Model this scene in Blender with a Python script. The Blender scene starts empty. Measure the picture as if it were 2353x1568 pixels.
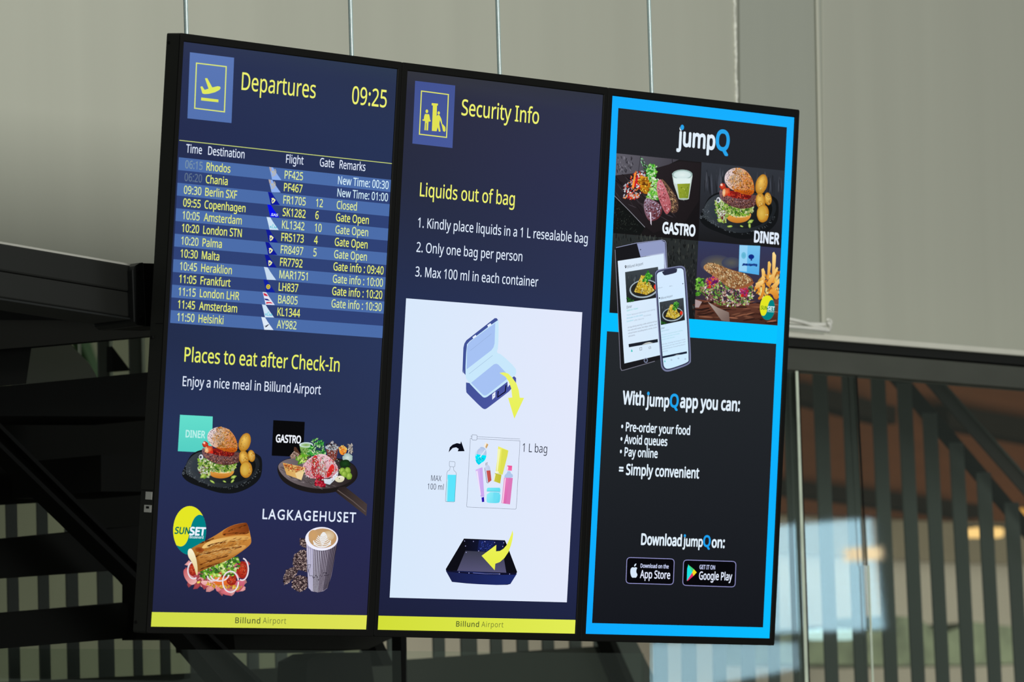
import bpy, bmesh, math, random, os
import numpy as np
from mathutils import Vector, Matrix
from mathutils.geometry import tessellate_polygon

# ---------------------------------------------------------------- camera calibration (photo 2353 x 1568)
F_PX, CX, CY = 14590.0, 1176.5, 784.0
RV = np.array([5.72634510e-03, -8.80731594e-01, 5.69191388e-02])
TV = np.array([-4.31473931e-02, 3.53791698e-02, 1.39488041e+01])
def _rod(r):
    th = np.linalg.norm(r); k = r / th
    K = np.array([[0, -k[2], k[1]], [k[2], 0, -k[0]], [-k[1], k[0], 0]])
    return np.eye(3) + math.sin(th) * K + (1 - math.cos(th)) * K @ K
RS = _rod(RV)                                  # sign plane (x right, y down, z away) -> camera
XW = RS[:, 0]
UP = -np.array([0.03, 1.0, 0.0]); UP = UP / np.linalg.norm(UP)
# the world's up lies across the sign's level long axis and leans like the hanging rods
s_ = (XW[0] * 0.03 + XW[1]) / XW[2]
UP = -np.array([0.03, 1.0, -s_]); UP /= np.linalg.norm(UP)
YW = np.cross(UP, XW)
M = np.stack([XW, YW, UP])                     # camera coords -> world coords
C0 = np.array([0.0, 0.0, 2.85])                # centre of the sign in the world
CAM = C0 - M @ TV
def ray(x, y):
    return M @ np.array([(x - CX) / F_PX, (y - CY) / F_PX, 1.0])
def P(x, y, Y):                                # point of the upright plane at depth Y seen at photo pixel x, y
    d = ray(x, y); return CAM + d * ((Y - CAM[1]) / d[1])
SX, SY, SZ = M @ RS[:, 0], M @ RS[:, 1], M @ RS[:, 2]   # sign axes in world (right, down, away)
def S(x, y, w=0.0):                            # photo pixel -> sign-plane coords (right, up) at w metres in front
    d = ray(x, y); n = SZ
    t = ((C0 - n * w - CAM) @ n) / (d @ n)
    p = CAM + d * t - C0
    return float(p @ SX), float(-(p @ SY))

sc = bpy.context.scene
COL = sc.collection
camd = bpy.data.cameras.new('camera'); cam = bpy.data.objects.new('camera', camd); COL.objects.link(cam)
camd.sensor_width = 36.0; camd.lens = F_PX / 2353 * 36.0
camd.clip_start = 0.1; camd.clip_end = 200
mw = Matrix.Identity(4)
for i in range(3):
    mw[i][0] = M[i][0]; mw[i][1] = -M[i][1]; mw[i][2] = -M[i][2]; mw[i][3] = CAM[i]
cam.matrix_world = mw
sc.camera = cam
camd.dof.use_dof = True; camd.dof.focus_distance = 13.85
camd.dof.aperture_fstop = 8.0; camd.dof.aperture_blades = 0
# ---------------------------------------------------------------- world, lights, exposure
w = bpy.data.worlds.new('world'); sc.world = w; w.use_nodes = True
bg = w.node_tree.nodes['Background']; bg.inputs[0].default_value = (0.86, 0.92, 0.84, 1); bg.inputs[1].default_value = 0.16
def area(name, loc, target, sx, sy, power, col):
    l = bpy.data.lights.new(name, 'AREA'); l.shape = 'RECTANGLE'; l.size = sx; l.size_y = sy; l.energy = power; l.color = col
    o = bpy.data.objects.new(name, l); COL.objects.link(o); o.location = loc
    o.rotation_euler = (Vector(target) - Vector(loc)).to_track_quat('-Z', 'Y').to_euler()
    return o
area('hall_overhead_fill', (-0.4, -1.2, 6.4), (-0.1, 1.5, 3.4), 3.6, 1.0, 36, (0.99, 1.0, 0.93))  # unseen overhead fill, added to lift the wall and its shadowed part
area('hall_daylight', (-2.8, -9.5, 4.0), (1.0, 1.5, 3.5), 2.6, 2.2, 640, (0.99, 1.0, 0.94))
area('daylight_from_windows', (8.0, -7.5, 5.0), (2.4, 1.5, 3.0), 4, 2.5, 60, (0.97, 1.0, 0.98))
area('gallery_wall_fill', (15.0, 5.6, 2.6), (15.5, 9.5, 2.4), 4, 1.2, 108, (1.0, 0.95, 0.86))  # unseen fill added to brighten the far wall, facing away from the camera
area('gallery_end_fill', (10.2, 6.0, 2.9), (10.2, 9.5, 2.7), 3.5, 1.2, 44, (0.95, 1.0, 0.85))  # second unseen fill, added to lift the left end of the far wall
sc.view_settings.view_transform = 'Standard'; sc.view_settings.look = 'None'
sc.view_settings.exposure = 0.0; sc.view_settings.gamma = 1.0; sc.view_settings.use_curve_mapping = False
sc.cycles.use_denoising = True
sc.cycles.max_bounces = 6
sc.cycles.sample_clamp_indirect = 4.0

# ---------------------------------------------------------------- helpers
random.seed(7)
def lin(c):
    return tuple(((v / 255) / 12.92 if v / 255 <= 0.04045 else ((v / 255 + 0.055) / 1.055) ** 2.4) for v in c)
def mat(name, col, rough=0.6, metal=0.0, noise=0.0, scale=8.0, stretch=(1, 1, 1), spec=0.5, bump=0.0):
    m = bpy.data.materials.new(name); m.use_nodes = True
    nt = m.node_tree; b = nt.nodes['Principled BSDF']
    c = lin(col)
    b.inputs['Base Color'].default_value = (*c, 1); b.inputs['Roughness'].default_value = rough
    b.inputs['Metallic'].default_value = metal; b.inputs['Specular IOR Level'].default_value = spec
    tc = nt.nodes.new('ShaderNodeTexCoord'); mp = nt.nodes.new('ShaderNodeMapping'); mp.inputs['Scale'].default_value = stretch
    nz = nt.nodes.new('ShaderNodeTexNoise'); nz.inputs['Scale'].default_value = scale; nz.inputs['Detail'].default_value = 3
    nt.links.new(tc.outputs['Object'], mp.inputs[0]); nt.links.new(mp.outputs[0], nz.inputs['Vector'])
    if noise > 0:
        rp = nt.nodes.new('ShaderNodeValToRGB')
        rp.color_ramp.elements[0].position = 0.3; rp.color_ramp.elements[1].position = 0.7
        rp.color_ramp.elements[0].color = (*[v * (1 - noise) for v in c], 1)
        rp.color_ramp.elements[1].color = (*[min(1, v * (1 + noise)) for v in c], 1)
        nt.links.new(nz.outputs['Fac'], rp.inputs[0]); nt.links.new(rp.outputs[0], b.inputs['Base Color'])
    if bump > 0:
        bp = nt.nodes.new('ShaderNodeBump'); bp.inputs['Strength'].default_value = bump; bp.inputs['Distance'].default_value = 0.01
        nt.links.new(nz.outputs['Fac'], bp.inputs['Height']); nt.links.new(bp.outputs[0], b.inputs['Normal'])
    return m
def emat(name, col, strength=1.0):
    m = bpy.data.materials.new(name); m.use_nodes = True
    nt = m.node_tree; nt.nodes.clear()
    e = nt.nodes.new('ShaderNodeEmission'); o = nt.nodes.new('ShaderNodeOutputMaterial')
    e.inputs[0].default_value = (*lin(col), 1); e.inputs[1].default_value = strength
    nt.links.new(e.outputs[0], o.inputs[0]); return m
# lit LCD pixels: colour comes from the drawn artwork, given off by the screen
LCD = bpy.data.materials.new('lit_screen'); LCD.use_nodes = True
nt = LCD.node_tree; nt.nodes.clear()
_a = nt.nodes.new('ShaderNodeAttribute'); _a.attribute_name = 'Col'
_e = nt.nodes.new('ShaderNodeEmission'); _o = nt.nodes.new('ShaderNodeOutputMaterial')
nt.links.new(_a.outputs['Color'], _e.inputs[0]); nt.links.new(_e.outputs[0], _o.inputs[0])

def obj(name, verts, faces, m=None, parent=None, label=None, cat=None, group=None, kind=None, smooth=False):
    me = bpy.data.meshes.new(name); me.from_pydata([tuple(map(float, v)) for v in verts], [], faces); me.update()
    if m: me.materials.append(m)
    if smooth:
        for p in me.polygons: p.use_smooth = True
    o = bpy.data.objects.new(name, me); COL.objects.link(o)
    if parent: o.parent = parent
    tag(o, label, cat, group, kind); return o
def tag(o, label=None, cat=None, group=None, kind=None):
    if label: o['label'] = label
    if cat: o['category'] = cat
    if group: o['group'] = group
    if kind: o['kind'] = kind
    return o
def thing(name, label, cat, loc=(0, 0, 0), rot=(0, 0, 0), group=None):
    o = bpy.data.objects.new(name, None); COL.objects.link(o); o.location = loc; o.rotation_euler = rot
    o.empty_display_size = 0.1
    return tag(o, label, cat, group)
def fixn(o):
    bm = bmesh.new(); bm.from_mesh(o.data); bmesh.ops.recalc_face_normals(bm, faces=bm.faces); bm.to_mesh(o.data); bm.free(); return o
def bevel(o, w_, seg=2):
    b = o.modifiers.new('bevel', 'BEVEL'); b.width = w_; b.segments = seg; b.limit_method = 'ANGLE'; return o
def prism_pts(front, off):
    n = len(front); V = [tuple(p) for p in front] + [tuple(np.array(p) + np.array(off)) for p in front]
    tris = tessellate_polygon([[Vector(p) for p in front]])
    Fc = [tuple(t) for t in tris] + [tuple(n + i for i in t)[::-1] for t in tris]
    Fc += [(i, (i + 1) % n, n + (i + 1) % n, n + i) for i in range(n)]
    return V, Fc
def slab(name, px, Y, th, m, parent=None, bev=0, **k):      # an upright slab: outline on the plane Y, thickness th away
    V, Fc = prism_pts([P(x, y, Y) for x, y in px], (0, th, 0))
    o = fixn(obj(name, V, Fc, m, parent, **k))
    if bev: bevel(o, bev)
    return o
def tube_geo(path, r, seg=10, cap=True):
    V, Fc = [], []; n = len(path); path = [np.array(p, float) for p in path]
    prev = None
    for i, p in enumerate(path):
        t = path[min(i + 1, n - 1)] - path[max(i - 1, 0)]; t /= np.linalg.norm(t)
        a = np.cross(t, [0, 0, 1] if abs(t[2]) < 0.9 else [0, 1, 0]) if prev is None else prev - t * (prev @ t)
        a /= np.linalg.norm(a); prev = a; b = np.cross(t, a)
        rr = r[i] if isinstance(r, (list, tuple)) else r
        for k in range(seg):
            an = 2 * math.pi * k / seg; V.append(p + rr * (math.cos(an) * a + math.sin(an) * b))
    for i in range(n - 1):
        for k in range(seg):
            Fc.append((i * seg + k, i * seg + (k + 1) % seg, (i + 1) * seg + (k + 1) % seg, (i + 1) * seg + k))
    if cap: Fc += [tuple(range(seg))[::-1], tuple(range((n - 1) * seg, n * seg))]
    return V, Fc
def tube(name, path, r, m, parent=None, seg=10, **k):
    V, Fc = tube_geo(path, r, seg, cap=False); return fixn(obj(name, V, Fc, m, parent, smooth=True, **k))
def boxg(c, ax, h):                                       # centre, 3 axes, half sizes
    V = []
    for sx in (-1, 1):
        for sy in (-1, 1):
            for sz in (-1, 1): V.append(np.array(c) + ax[0] * h[0] * sx + ax[1] * h[1] * sy + ax[2] * h[2] * sz)
    return V, [(0, 1, 3, 2), (4, 6, 7, 5), (0, 4, 5, 1), (2, 3, 7, 6), (0, 2, 6, 4), (1, 5, 7, 3)]

# ---------------------------------------------------------------- materials
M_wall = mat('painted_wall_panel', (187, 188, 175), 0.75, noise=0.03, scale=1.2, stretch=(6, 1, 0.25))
M_wall2 = mat('painted_wall_panel_shaded_grey', (172, 175, 164), 0.75, noise=0.03, scale=1.2, stretch=(6, 1, 0.25))  # darker copy of the wall grey: the narrow panel's shade put into colour
M_trim = mat('pale_trim', (205, 205, 190), 0.5)
M_bead = mat('sealant_bead', (235, 235, 225), 0.7, noise=0.2, scale=60, bump=0.6)
M_rod = mat('zinc_rod', (176, 196, 196), 0.3, 0.25, noise=0.1, scale=200)
M_bezel = mat('black_bezel_plastic', (10, 10, 9), 0.6, noise=0.05, scale=30, spec=0.12)
M_side = mat('black_cabinet_metal', (30, 31, 28), 0.55, noise=0.05, scale=30, spec=0.3)
M_port = mat('grey_port_label', (190, 190, 185), 0.6)
M_black = mat('matt_black', (10, 10, 10), 0.7, spec=0.2)
M_beam = mat('anthracite_beam', (22, 23, 21), 0.6, noise=0.08, scale=4, spec=0.3)
M_cap = mat('dark_end_cap', (22, 24, 24), 0.55, noise=0.08, scale=20, spec=0.3)
M_pale = mat('pale_rail_metal', (166, 165, 158), 0.55, noise=0.05, scale=10)
M_pale2 = mat('pale_rail_top', (226, 224, 212), 0.5, noise=0.03, scale=10)
M_cable = mat('white_cable', (238, 237, 230), 0.5, noise=0.04, scale=30)
M_fascia = mat('grey_green_steel', (74, 76, 69), 0.6, noise=0.08, scale=5, stretch=(1, 1, 3))
M_slat = mat('dark_green_grey_steel_slat', (80, 86, 80), 0.6, noise=0.06, scale=3)
M_stair = mat('black_stair_steel', (15, 16, 13), 0.7, noise=0.1, scale=3, spec=0.2)
M_stair2 = mat('dark_stair_underside', (36, 36, 32), 0.7, noise=0.1, scale=2, spec=0.2)
M_brown = mat('brown_timber_ceiling', (84, 50, 30), 0.85, noise=0.08, scale=3, stretch=(1, 1, 6), spec=0.05)
M_brownbeam = mat('dark_timber_joist', (26, 20, 15), 0.9, noise=0.1, scale=4, spec=0.05)
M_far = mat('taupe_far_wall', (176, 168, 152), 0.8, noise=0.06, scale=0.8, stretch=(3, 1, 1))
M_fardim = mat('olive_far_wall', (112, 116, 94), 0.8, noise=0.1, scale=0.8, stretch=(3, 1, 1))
M_green = mat('green_foliage', (104, 112, 88), 0.8, noise=0.4, scale=6)
M_edge = mat('glass_edge', (216, 228, 208), .4, noise=.1, scale=20)
M_floor = mat('grey_floor', (120, 120, 115), 0.5, noise=0.05, scale=2)

# ================================================================ the signs
TILT = math.atan2(-SZ[2] * -1, SZ[1])
def sign_rot():
    m = Matrix(((SX[0], SZ[0], -SY[0]), (SX[1], SZ[1], -SY[1]), (SX[2], SZ[2], -SY[2])))
    return m.to_euler()
ROT = sign_rot()
OUT = [[(412.7, 75.5), (923.2, 143), (857, 1463.5), (334.5, 1456)],
       [(923.2, 143), (1396.5, 201.5), (1331.3, 1474), (857, 1463.5)],
       [(1396.5, 201.5), (1836, 252.5), (1778, 1484), (1331.3, 1474)]]
ACT = [[(421.2, 95.9), (912.3, 159.3), (841.2, 1447.2), (346.9, 1440.6)],
       [(935.3, 162.9), (1385.5, 218.3), (1320.8, 1456.8), (866.7, 1447.8)],
       [(1406.2, 220.2), (1825.0, 270.0), (1768.0, 1467.6), (1344.7, 1457.1)]]
LAB = ['tall portrait display with blue departures table and food pictures, leftmost of three',
       'tall portrait display with white drawing panel of suitcase and liquids, middle of three',
       'tall portrait display with bright blue border and app advert, rightmost of three']
DEPTH = 0.036
FONT = None
_fp = os.path.join(bpy.utils.resource_path('LOCAL'), 'datafiles', 'fonts', 'NotoSansHebrew-Regular.woff2')
if os.path.exists(_fp):
    try: FONT = bpy.data.fonts.load(_fp)
    except Exception: FONT = None

class Screen:
    """collects artwork for one display; every call to part() closes one object"""
    def __init__(s, k):
        s.k = k
        o4 = [S(x, y) for x, y in OUT[k]]
        s.c = (sum(p[0] for p in o4) / 4, sum(p[1] for p in o4) / 4)
        loc = C0 + SX * s.c[0] - SY * s.c[1]
        s.root = thing('display_monitor', LAB[k], 'screen', loc, ROT, 'three portrait displays hung side by side')
        s.w = 0.0; s.V = []; s.Fc = []; s.C = []; s.T = (0, 0, 1.0); s.disp = None
        s.build_case()
    def L(s, x, y, w):                 # photo pixel -> local coords
        u, v = S(x, y, w); return (u - s.c[0], -w, v - s.c[1])
    def build_case(s):
        k = s.k; g = 0.0006
        o4 = [S(x, y) for x, y in OUT[k]]; cx, cy = s.c
        o4 = [(u - cx - math.copysign(g, u - cx), v - cy) for u, v in o4]
        r = 0.0045
        def rounded(q, r, n=3):
            out = []
            for i in range(4):
                p = Vector(q[i]); a = (Vector(q[i - 1]) - p).normalized(); b = (Vector(q[(i + 1) % 4]) - p).normalized()
                for j in range(n + 1):
                    t = j / n; p1 = p + a * r * (1 - t) ** 2 + b * r * t ** 2; out.append((p1.x, p1.y))
            return out
        a4 = [S(x, y) for x, y in ACT[k]]; a4 = [(u - cx, v - cy) for u, v in a4]
        oc = rounded(o4, r); n = len(oc)
        ic = rounded(a4, 0.0008)
        ic2 = rounded([(u + math.copysign(.0022, u), v + math.copysign(.0022, v)) for u, v in a4], 0.001)
        o2 = rounded([(u - math.copysign(.0012, u), v - math.copysign(.0012, v)) for u, v in o4], r)
        loops = [(oc, 0.0005), (oc, -0.0018), (o2, -0.0030), (ic2, -0.0030), (ic, -0.0016), (ic, 0.0005)]
        V = []; Fc = []
        for lp, d in loops: V += [(p[0], d, p[1]) for p in lp]
        for a in range(len(loops) - 1):
            for i in range(n): Fc.append((a * n + i, a * n + (i + 1) % n, (a + 1) * n + (i + 1) % n, (a + 1) * n + i))
        fixn(obj('bezel', V, Fc, M_bezel, s.root, label='thin black bezel'))
        # housing behind
        V = [(p[0], 0.0006, p[1]) for p in oc] + [(p[0], DEPTH, p[1]) for p in oc]
        Fc = [tuple(range(n)), tuple(range(n, 2 * n))[::-1]] + [(i, (i + 1) % n, n + (i + 1) % n, n + i) for i in range(n)]
        hs = fixn(obj('housing', V, Fc, M_side, s.root))
        # side details of the leftmost housing: screws, seam, ports
        xl = -max(abs(p[0]) for p in o4)
        def side_box(z0, z1, d0, d1, m, nm, lab=None, off=0.0008):
            zc = (z0 + z1) / 2
            t = (zc - o4[3][1]) / (o4[0][1] - o4[3][1]); xs = o4[3][0] + (o4[0][0] - o4[3][0]) * t
            V, Fc = boxg((xs, (d0 + d1) / 2, zc), [np.array([1., 0, 0]), np.array([0, 1., 0]), np.array([0, 0, 1.])], (off, (d1 - d0) / 2, (z1 - z0) / 2))
            return obj(nm, V, Fc, m, hs, label=lab)
        if k == 0:
            side_box(-.3455, -.3295, .004, .022, M_port, 'port_label', 'pale grey label on the side')
            side_box(-.3720, -.3570, .004, .024, M_port, 'port_label', 'pale grey label on the side')
            side_box(-.3640, -.3595, .010, .018, M_black, 'port', None, .0012)
            side_box(-.3265, -.3255, .0, .034, M_black, 'seam'); side_box(.019, .020, .0, .02, M_black, 'seam')
            for z, d in ((.602, .029), (-.6, .029), (-.01, .028), (.03, .028)):
                V, Fc = tube_geo([(o4[0][0] * .9985 - .0012 if z > 0 else o4[3][0] * .999 - .0012, d, z), (o4[0][0] + .004, d, z)], .0035, 10)
                obj('screw', V, Fc, M_black, hs)
    # ---- painting
    def frame(s, ox=0, oy=0, sc_=1.0): s.T = (ox, oy, sc_)
    def px(s, p): return (s.T[0] + p[0] / s.T[2], s.T[1] + p[1] / s.T[2])
    def step(s, d=0.000015): s.w += d
    def poly(s, pts, col, col2=None, dirv=None):
        """filled polygon; col2 with a direction gives a two-tone gradient of the print"""
        s.step(); n0 = len(s.V); q = [s.px(p) for p in pts]
        for p in q: s.V.append(s.L(p[0], p[1], s.w))
        if col2 is None: s.C += [lin(col)] * len(q)
        else:
            dx, dy = dirv; pr = [p[0] * dx + p[1] * dy for p in pts]; a, b = min(pr), max(pr)
            mixc = lambda v: lin([col[i] * (1 - (v - a) / (b - a + 1e-9)) + col2[i] * (v - a) / (b - a + 1e-9) for i in range(3)])
            for v in pr: s.C.append(mixc(v))
            m = len(pts); gx, gy = sum(p[0] for p in pts) / m, sum(p[1] for p in pts) / m
            cr = [(pts[i][0] - gx) * (pts[(i + 1) % m][1] - gy) - (pts[i][1] - gy) * (pts[(i + 1) % m][0] - gx) for i in range(m)]
            if m > 6 and (min(cr) > 0 or max(cr) < 0):
                g = s.px((gx, gy)); s.V.append(s.L(g[0], g[1], s.w)); s.C.append(mixc(gx * dx + gy * dy))
                for i in range(m): s.Fc.append((n0 + i, n0 + (i + 1) % m, n0 + m))
                return
        for t in tessellate_polygon([[Vector((p[0], -p[1], 0)) for p in q]]): s.Fc.append(tuple(n0 + i for i in t))
    def blob(s, cx, cy, rx, ry, col, col2=None, n=20, rot=0, jit=0.0, lightdir=None):
        """ellipse fan: col in the middle, col2 at the rim"""
        s.step(); n0 = len(s.V); ca, sa = math.cos(math.radians(rot)), math.sin(math.radians(rot))
        hx, hy = (0, 0) if lightdir is None else (lightdir[0] * rx, lightdir[1] * ry)
        p = s.px((cx + hx * ca - hy * sa, cy + hx * sa + hy * ca)); s.V.append(s.L(p[0], p[1], s.w)); s.C.append(lin(col))
        c2 = lin(col2 or col)
        for i in range(n):
            a = 2 * math.pi * i / n; k = 1 + random.uniform(-jit, jit)
            ex, ey = math.cos(a) * rx * k, math.sin(a) * ry * k
            p = s.px((cx + ex * ca - ey * sa, cy + ex * sa + ey * ca)); s.V.append(s.L(p[0], p[1], s.w)); s.C.append(c2)
        for i in range(n): s.Fc.append((n0, n0 + 1 + (i + 1) % n, n0 + 1 + i))
    def line(s, pts, wd, col, closed=False):
        s.step(); q = [Vector(s.px(p)) for p in pts]; wd = wd / s.T[2]; n = len(q)
        L_, R_ = [], []
        for i in range(n):
            a = q[i - 1] if (i > 0 or closed) else q[i]; b = q[(i + 1) % n] if (i < n - 1 or closed) else q[i]
            d1 = (q[i] - a).normalized() if (q[i] - a).length > 1e-6 else (b - q[i]).normalized()
            d2 = (b - q[i]).normalized() if (b - q[i]).length > 1e-6 else d1
            t = d1 + d2
            if t.length < 1e-6: t = d1
            t.normalize(); nn = Vector((-t.y, t.x)); k = 1 / max(0.5, abs(nn.dot(Vector((-d1.y, d1.x)))))
            L_.append(q[i] + nn * wd / 2 * k); R_.append(q[i] - nn * wd / 2 * k)
        n0 = len(s.V)
        for a, b in zip(L_, R_):
            s.V.append(s.L(a.x, a.y, s.w)); s.V.append(s.L(b.x, b.y, s.w)); s.C += [lin(col)] * 2
        for i in range(n if closed else n - 1):
            j = (i + 1) % n; s.Fc.append((n0 + 2 * i, n0 + 2 * i + 1, n0 + 2 * j + 1, n0 + 2 * j))
    def scatter(s, region, n, rx, ry, cols, rot=(0, 180), jit=0.25, sides=7, grad=None):
        """many small marks inside a polygon region"""
        if 8 <= rx < 45: n = int(n * 2.3); rx *= .66; ry *= .66
        xs = [p[0] for p in region]; ys = [p[1] for p in region]; done = 0; tries = 0
        while done < n and tries < n * 30:
            tries += 1; x, y = random.uniform(min(xs), max(xs)), random.uniform(min(ys), max(ys))
            c = False; j = len(region) - 1
            for i in range(len(region)):
                xi, yi = region[i]; xj, yj = region[j]
                if (yi > y) != (yj > y) and x < (xj - xi) * (y - yi) / (yj - yi) + xi: c = not c
                j = i
            if not c: continue
            if done % 8 == 0: s.step(0.000008)
            s.w -= 0.000015
            k = random.uniform(.6, 1.3); cc = random.choice(cols); d = random.uniform(.85, 1.15)
            cc = [min(255, v * d) for v in cc]
            s.blob(x, y, rx * k, ry * k, cc, [v * .8 for v in cc], sides, random.uniform(*rot), jit); done += 1
        s.step()
    def text(s, body, x0, y0, x1, cap, col, bold=0.0, font='noto', shear=0.0, track=1.0, yshift=0):
        """baseline starts at x0,y0, inked width ends at photo column x1, capitals cap pixels tall"""
        s.step(0.00002)
        cu = bpy.data.curves.new('tmp', 'FONT'); cu.body = body; cu.resolution_u = 3; cu.space_character = track
        if font == 'noto' and FONT: cu.font = FONT
        to = bpy.data.objects.new('tmp', cu); COL.objects.link(to)
        dg = bpy.context.evaluated_depsgraph_get(); me = to.evaluated_get(dg).to_mesh()
        vs = [v.co.copy() for v in me.vertices]; fs = [tuple(p.vertices) for p in me.polygons]
        to.evaluated_get(dg).to_mesh_clear()
        bpy.data.objects.remove(to); bpy.data.curves.remove(cu)
        if not vs: return
        H = 0.573 if (font == 'noto' and FONT) else 0.682
        xa, xb = min(v.x for v in vs), max(v.x for v in vs)
        X0, Y0 = s.px((x0, y0)); X1 = s.T[0] + x1 / s.T[2]; cp = cap / s.T[2]
        u0, v0 = S(X0, Y0, s.w); u0b, v0b = S(X0, Y0 - cp, s.w); capm = v0b - v0
        u1 = u0 + 0.3
        for _ in range(8):
            pw = C0 + SX * u1 - SY * v0 - SZ * s.w; pc = M.T @ (pw - CAM); xx = CX + F_PX * pc[0] / pc[2]
            u1 += (X1 - xx) / 700.0
        sx = (u1 - u0) / (xb - xa); sy = capm / H
        offs = [(0, 0)] if bold == 0 else [(0, 0), (bold, 0), (-bold, 0), (0, bold), (0, -bold), (bold * .7, bold * .7), (-bold * .7, -bold * .7), (-bold * .7, bold * .7), (bold * .7, -bold * .7)]
        c = lin(col)
        for ox, oy in offs:
            n0 = len(s.V)
            for v in vs:
                yy = (v.y + oy) * sy; xx = (v.x - xa + ox) * sx + shear * yy
                s.V.append((u0 + xx - s.c[0], -s.w, v0 + yy - s.c[1])); s.C.append(c)
            s.Fc += [tuple(n0 + i for i in f) for f in fs]
        s.step(0.00001)
    def part(s, name, label=None, top=False):
        if not s.V: return
        me = bpy.data.meshes.new(name); me.from_pydata(s.V, [], s.Fc); me.update()
        at = me.attributes.new('Col', 'FLOAT_COLOR', 'POINT')
        at.data.foreach_set('color', np.array([(*c, 1.0) for c in s.C], dtype=np.float32).ravel())
        me.materials.append(LCD)
        o = bpy.data.objects.new(name, me); COL.objects.link(o); o.parent = s.root if top else s.disp
        if label: o['label'] = label
        if top: s.disp = o
        s.V, s.Fc, s.C = [], [], []
        return o

YEL = (238, 241, 112); WHT = (226, 236, 255)
def grid_panel(s, rows):
    """display background with slight viewing-angle gradient put into its colours; rows: (t, left colour, right colour)"""
    q = ACT[s.k]; s.w = 0.0
    n0 = 0
    for t, c0, c1 in rows:
        for k_, c in ((0, c0), (1, c1)):
            a, b = (q[0], q[3]) if k_ == 0 else (q[1], q[2])
            s.V.append(s.L(a[0] + (b[0] - a[0]) * t, a[1] + (b[1] - a[1]) * t, 0)); s.C.append(lin(c))
    for i in range(len(rows) - 1): s.Fc.append((2 * i, 2 * i + 1, 2 * i + 3, 2 * i + 2))
    s.part('display_panel', 'lit screen area', top=True)

# ---------------------------------------------------------------- display 1: departures
A = Screen(0)
grid_panel(A, [(0, (46, 54, 82), (46, 58, 80)), (.03, (42, 50, 82), (43, 53, 82)), (.15, (38, 46, 80), (40, 52, 86)), (.5, (36, 46, 76), (42, 54, 90)),
               (.65, (38, 50, 86), (42, 52, 86)), (.85, (38, 43, 78), (40, 42, 80)), (1, (32, 36, 62), (40, 40, 72))])
A.frame(380, 60, 4.127)
A.poly([(233, 248), (652, 300), (627, 920), (209, 875)], (92, 120, 182), (84, 114, 176), (0, 1))
A.line([(295, 351), (577, 385), (560, 814), (278, 779)], 11, (216, 228, 118), closed=True)
A.poly([(375, 495), (397, 494), (445, 582), (497, 570), (518, 574), (524, 588), (512, 606), (470, 628), (410, 643), (370, 645), (350, 638), (343, 610), (332, 576), (349, 570), (372, 605), (409, 594)], (224, 234, 96))
A.poly([(340, 677), (503, 697), (503, 723), (338, 705)], (220, 230, 90))
A.part('pictogram', 'take-off pictogram on a light blue square')
A.text('Departures', 722, 603, 1422, 166, YEL, bold=.004); A.part('lettering', 'yellow heading')
A.text('09:25', 1768, 735, 2095, 166, YEL, bold=.006); A.part('lettering', 'yellow clock digits')
A.frame(0, 0, 1)
# table bands
tl, bl, tr, br = (410.8, 361.5), (390.9, 742.3), (898.5, 413.5), (879.3, 777.3)
TOPW = A.w
light, dark = (76, 109, 170), (48, 66, 118)
def rowpt(t, side):
    a, b = (tl, bl) if side == 0 else (tr, br)
    # equal heights on the sign plane
    ua, ub = np.array(S(*a, A.w)), np.array(S(*b, A.w)); p = ua + (ub - ua) * t
    return p
def rowuv(u_t, t):
    p0, p1 = rowpt(t, 0), rowpt(t, 1); return p0 + (p1 - p0) * u_t
A.poly([(412.2, 321.6), (901, 375.2), (901, 377), (412.2, 323.4)], (196, 210, 120)); A.part('divider_line')
A.frame(380, 300, 4.3556)
for b_, x0, y0, x1 in (('Time', 207, 220, 364), ('Destination', 427, 242, 790), ('Flight', 1207, 324, 1380), ('Gate', 1545, 358, 1687), ('Remarks', 1743, 380, 2000)):
    A.text(b_, x0, y0, x1, 84, WHT, bold=.006); A.part('lettering', 'white column heading')
A.frame(0, 0, 1)
def quad_uv(s, pts, col):
    s.step(); n0 = len(s.V)
    for p in pts: s.V.append((p[0] - s.c[0], -s.w, p[1] - s.c[1])); s.C.append(lin(col))
    s.Fc.append(tuple(range(n0, n0 + len(pts)))[::-1])
rows = [('06:15', 'Rhodos', 'PF425', '', 'New Time: 00:30', 'sun'), ('06:20', 'Chania', 'PF467', '', 'New Time: 01:00', 'sun'),
        ('09:30', 'Berlin SXF', 'FR1705', '12', 'Closed', 'harp'), ('09:55', 'Copenhagen', 'SK1282', '6', 'Gate Open', 'sas'),
        ('10:05', 'Amsterdam', 'KL1342', '10', 'Gate Open', 'klm'), ('10:20', 'London STN', 'FR5173', '4', 'Gate Open', 'harp'),
        ('10:20', 'Palma', 'FR8497', '5', 'Gate Open', 'harp'), ('10:30', 'Malta', 'FR7792', '', 'Gate info : 09:40', 'harp'),
        ('10:45', 'Heraklion', 'MAR1751', '', 'Gate info : 10:00', 'white'), ('11:05', 'Frankfurt', 'LH837', '', 'Gate info : 10:20', 'lh'),
        ('11:15', 'London LHR', 'BA805', '', 'Gate info : 10:30', 'ba'), ('11:45', 'Amsterdam', 'KL1344', '', '', 'klm'), ('11:50', 'Helsinki', 'AY982', '', '', 'ay')]
def proj_uv(p, w_):
    pw = C0 + SX * p[0] - SY * p[1] * -1 * -1 - SZ * w_
    pw = C0 + SX * p[0] - SY * p[1] - SZ * w_
    pc = M.T @ (pw - CAM); return CX + F_PX * pc[0] / pc[2], CY + F_PX * pc[1] / pc[2]
NR = len(rows)
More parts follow.
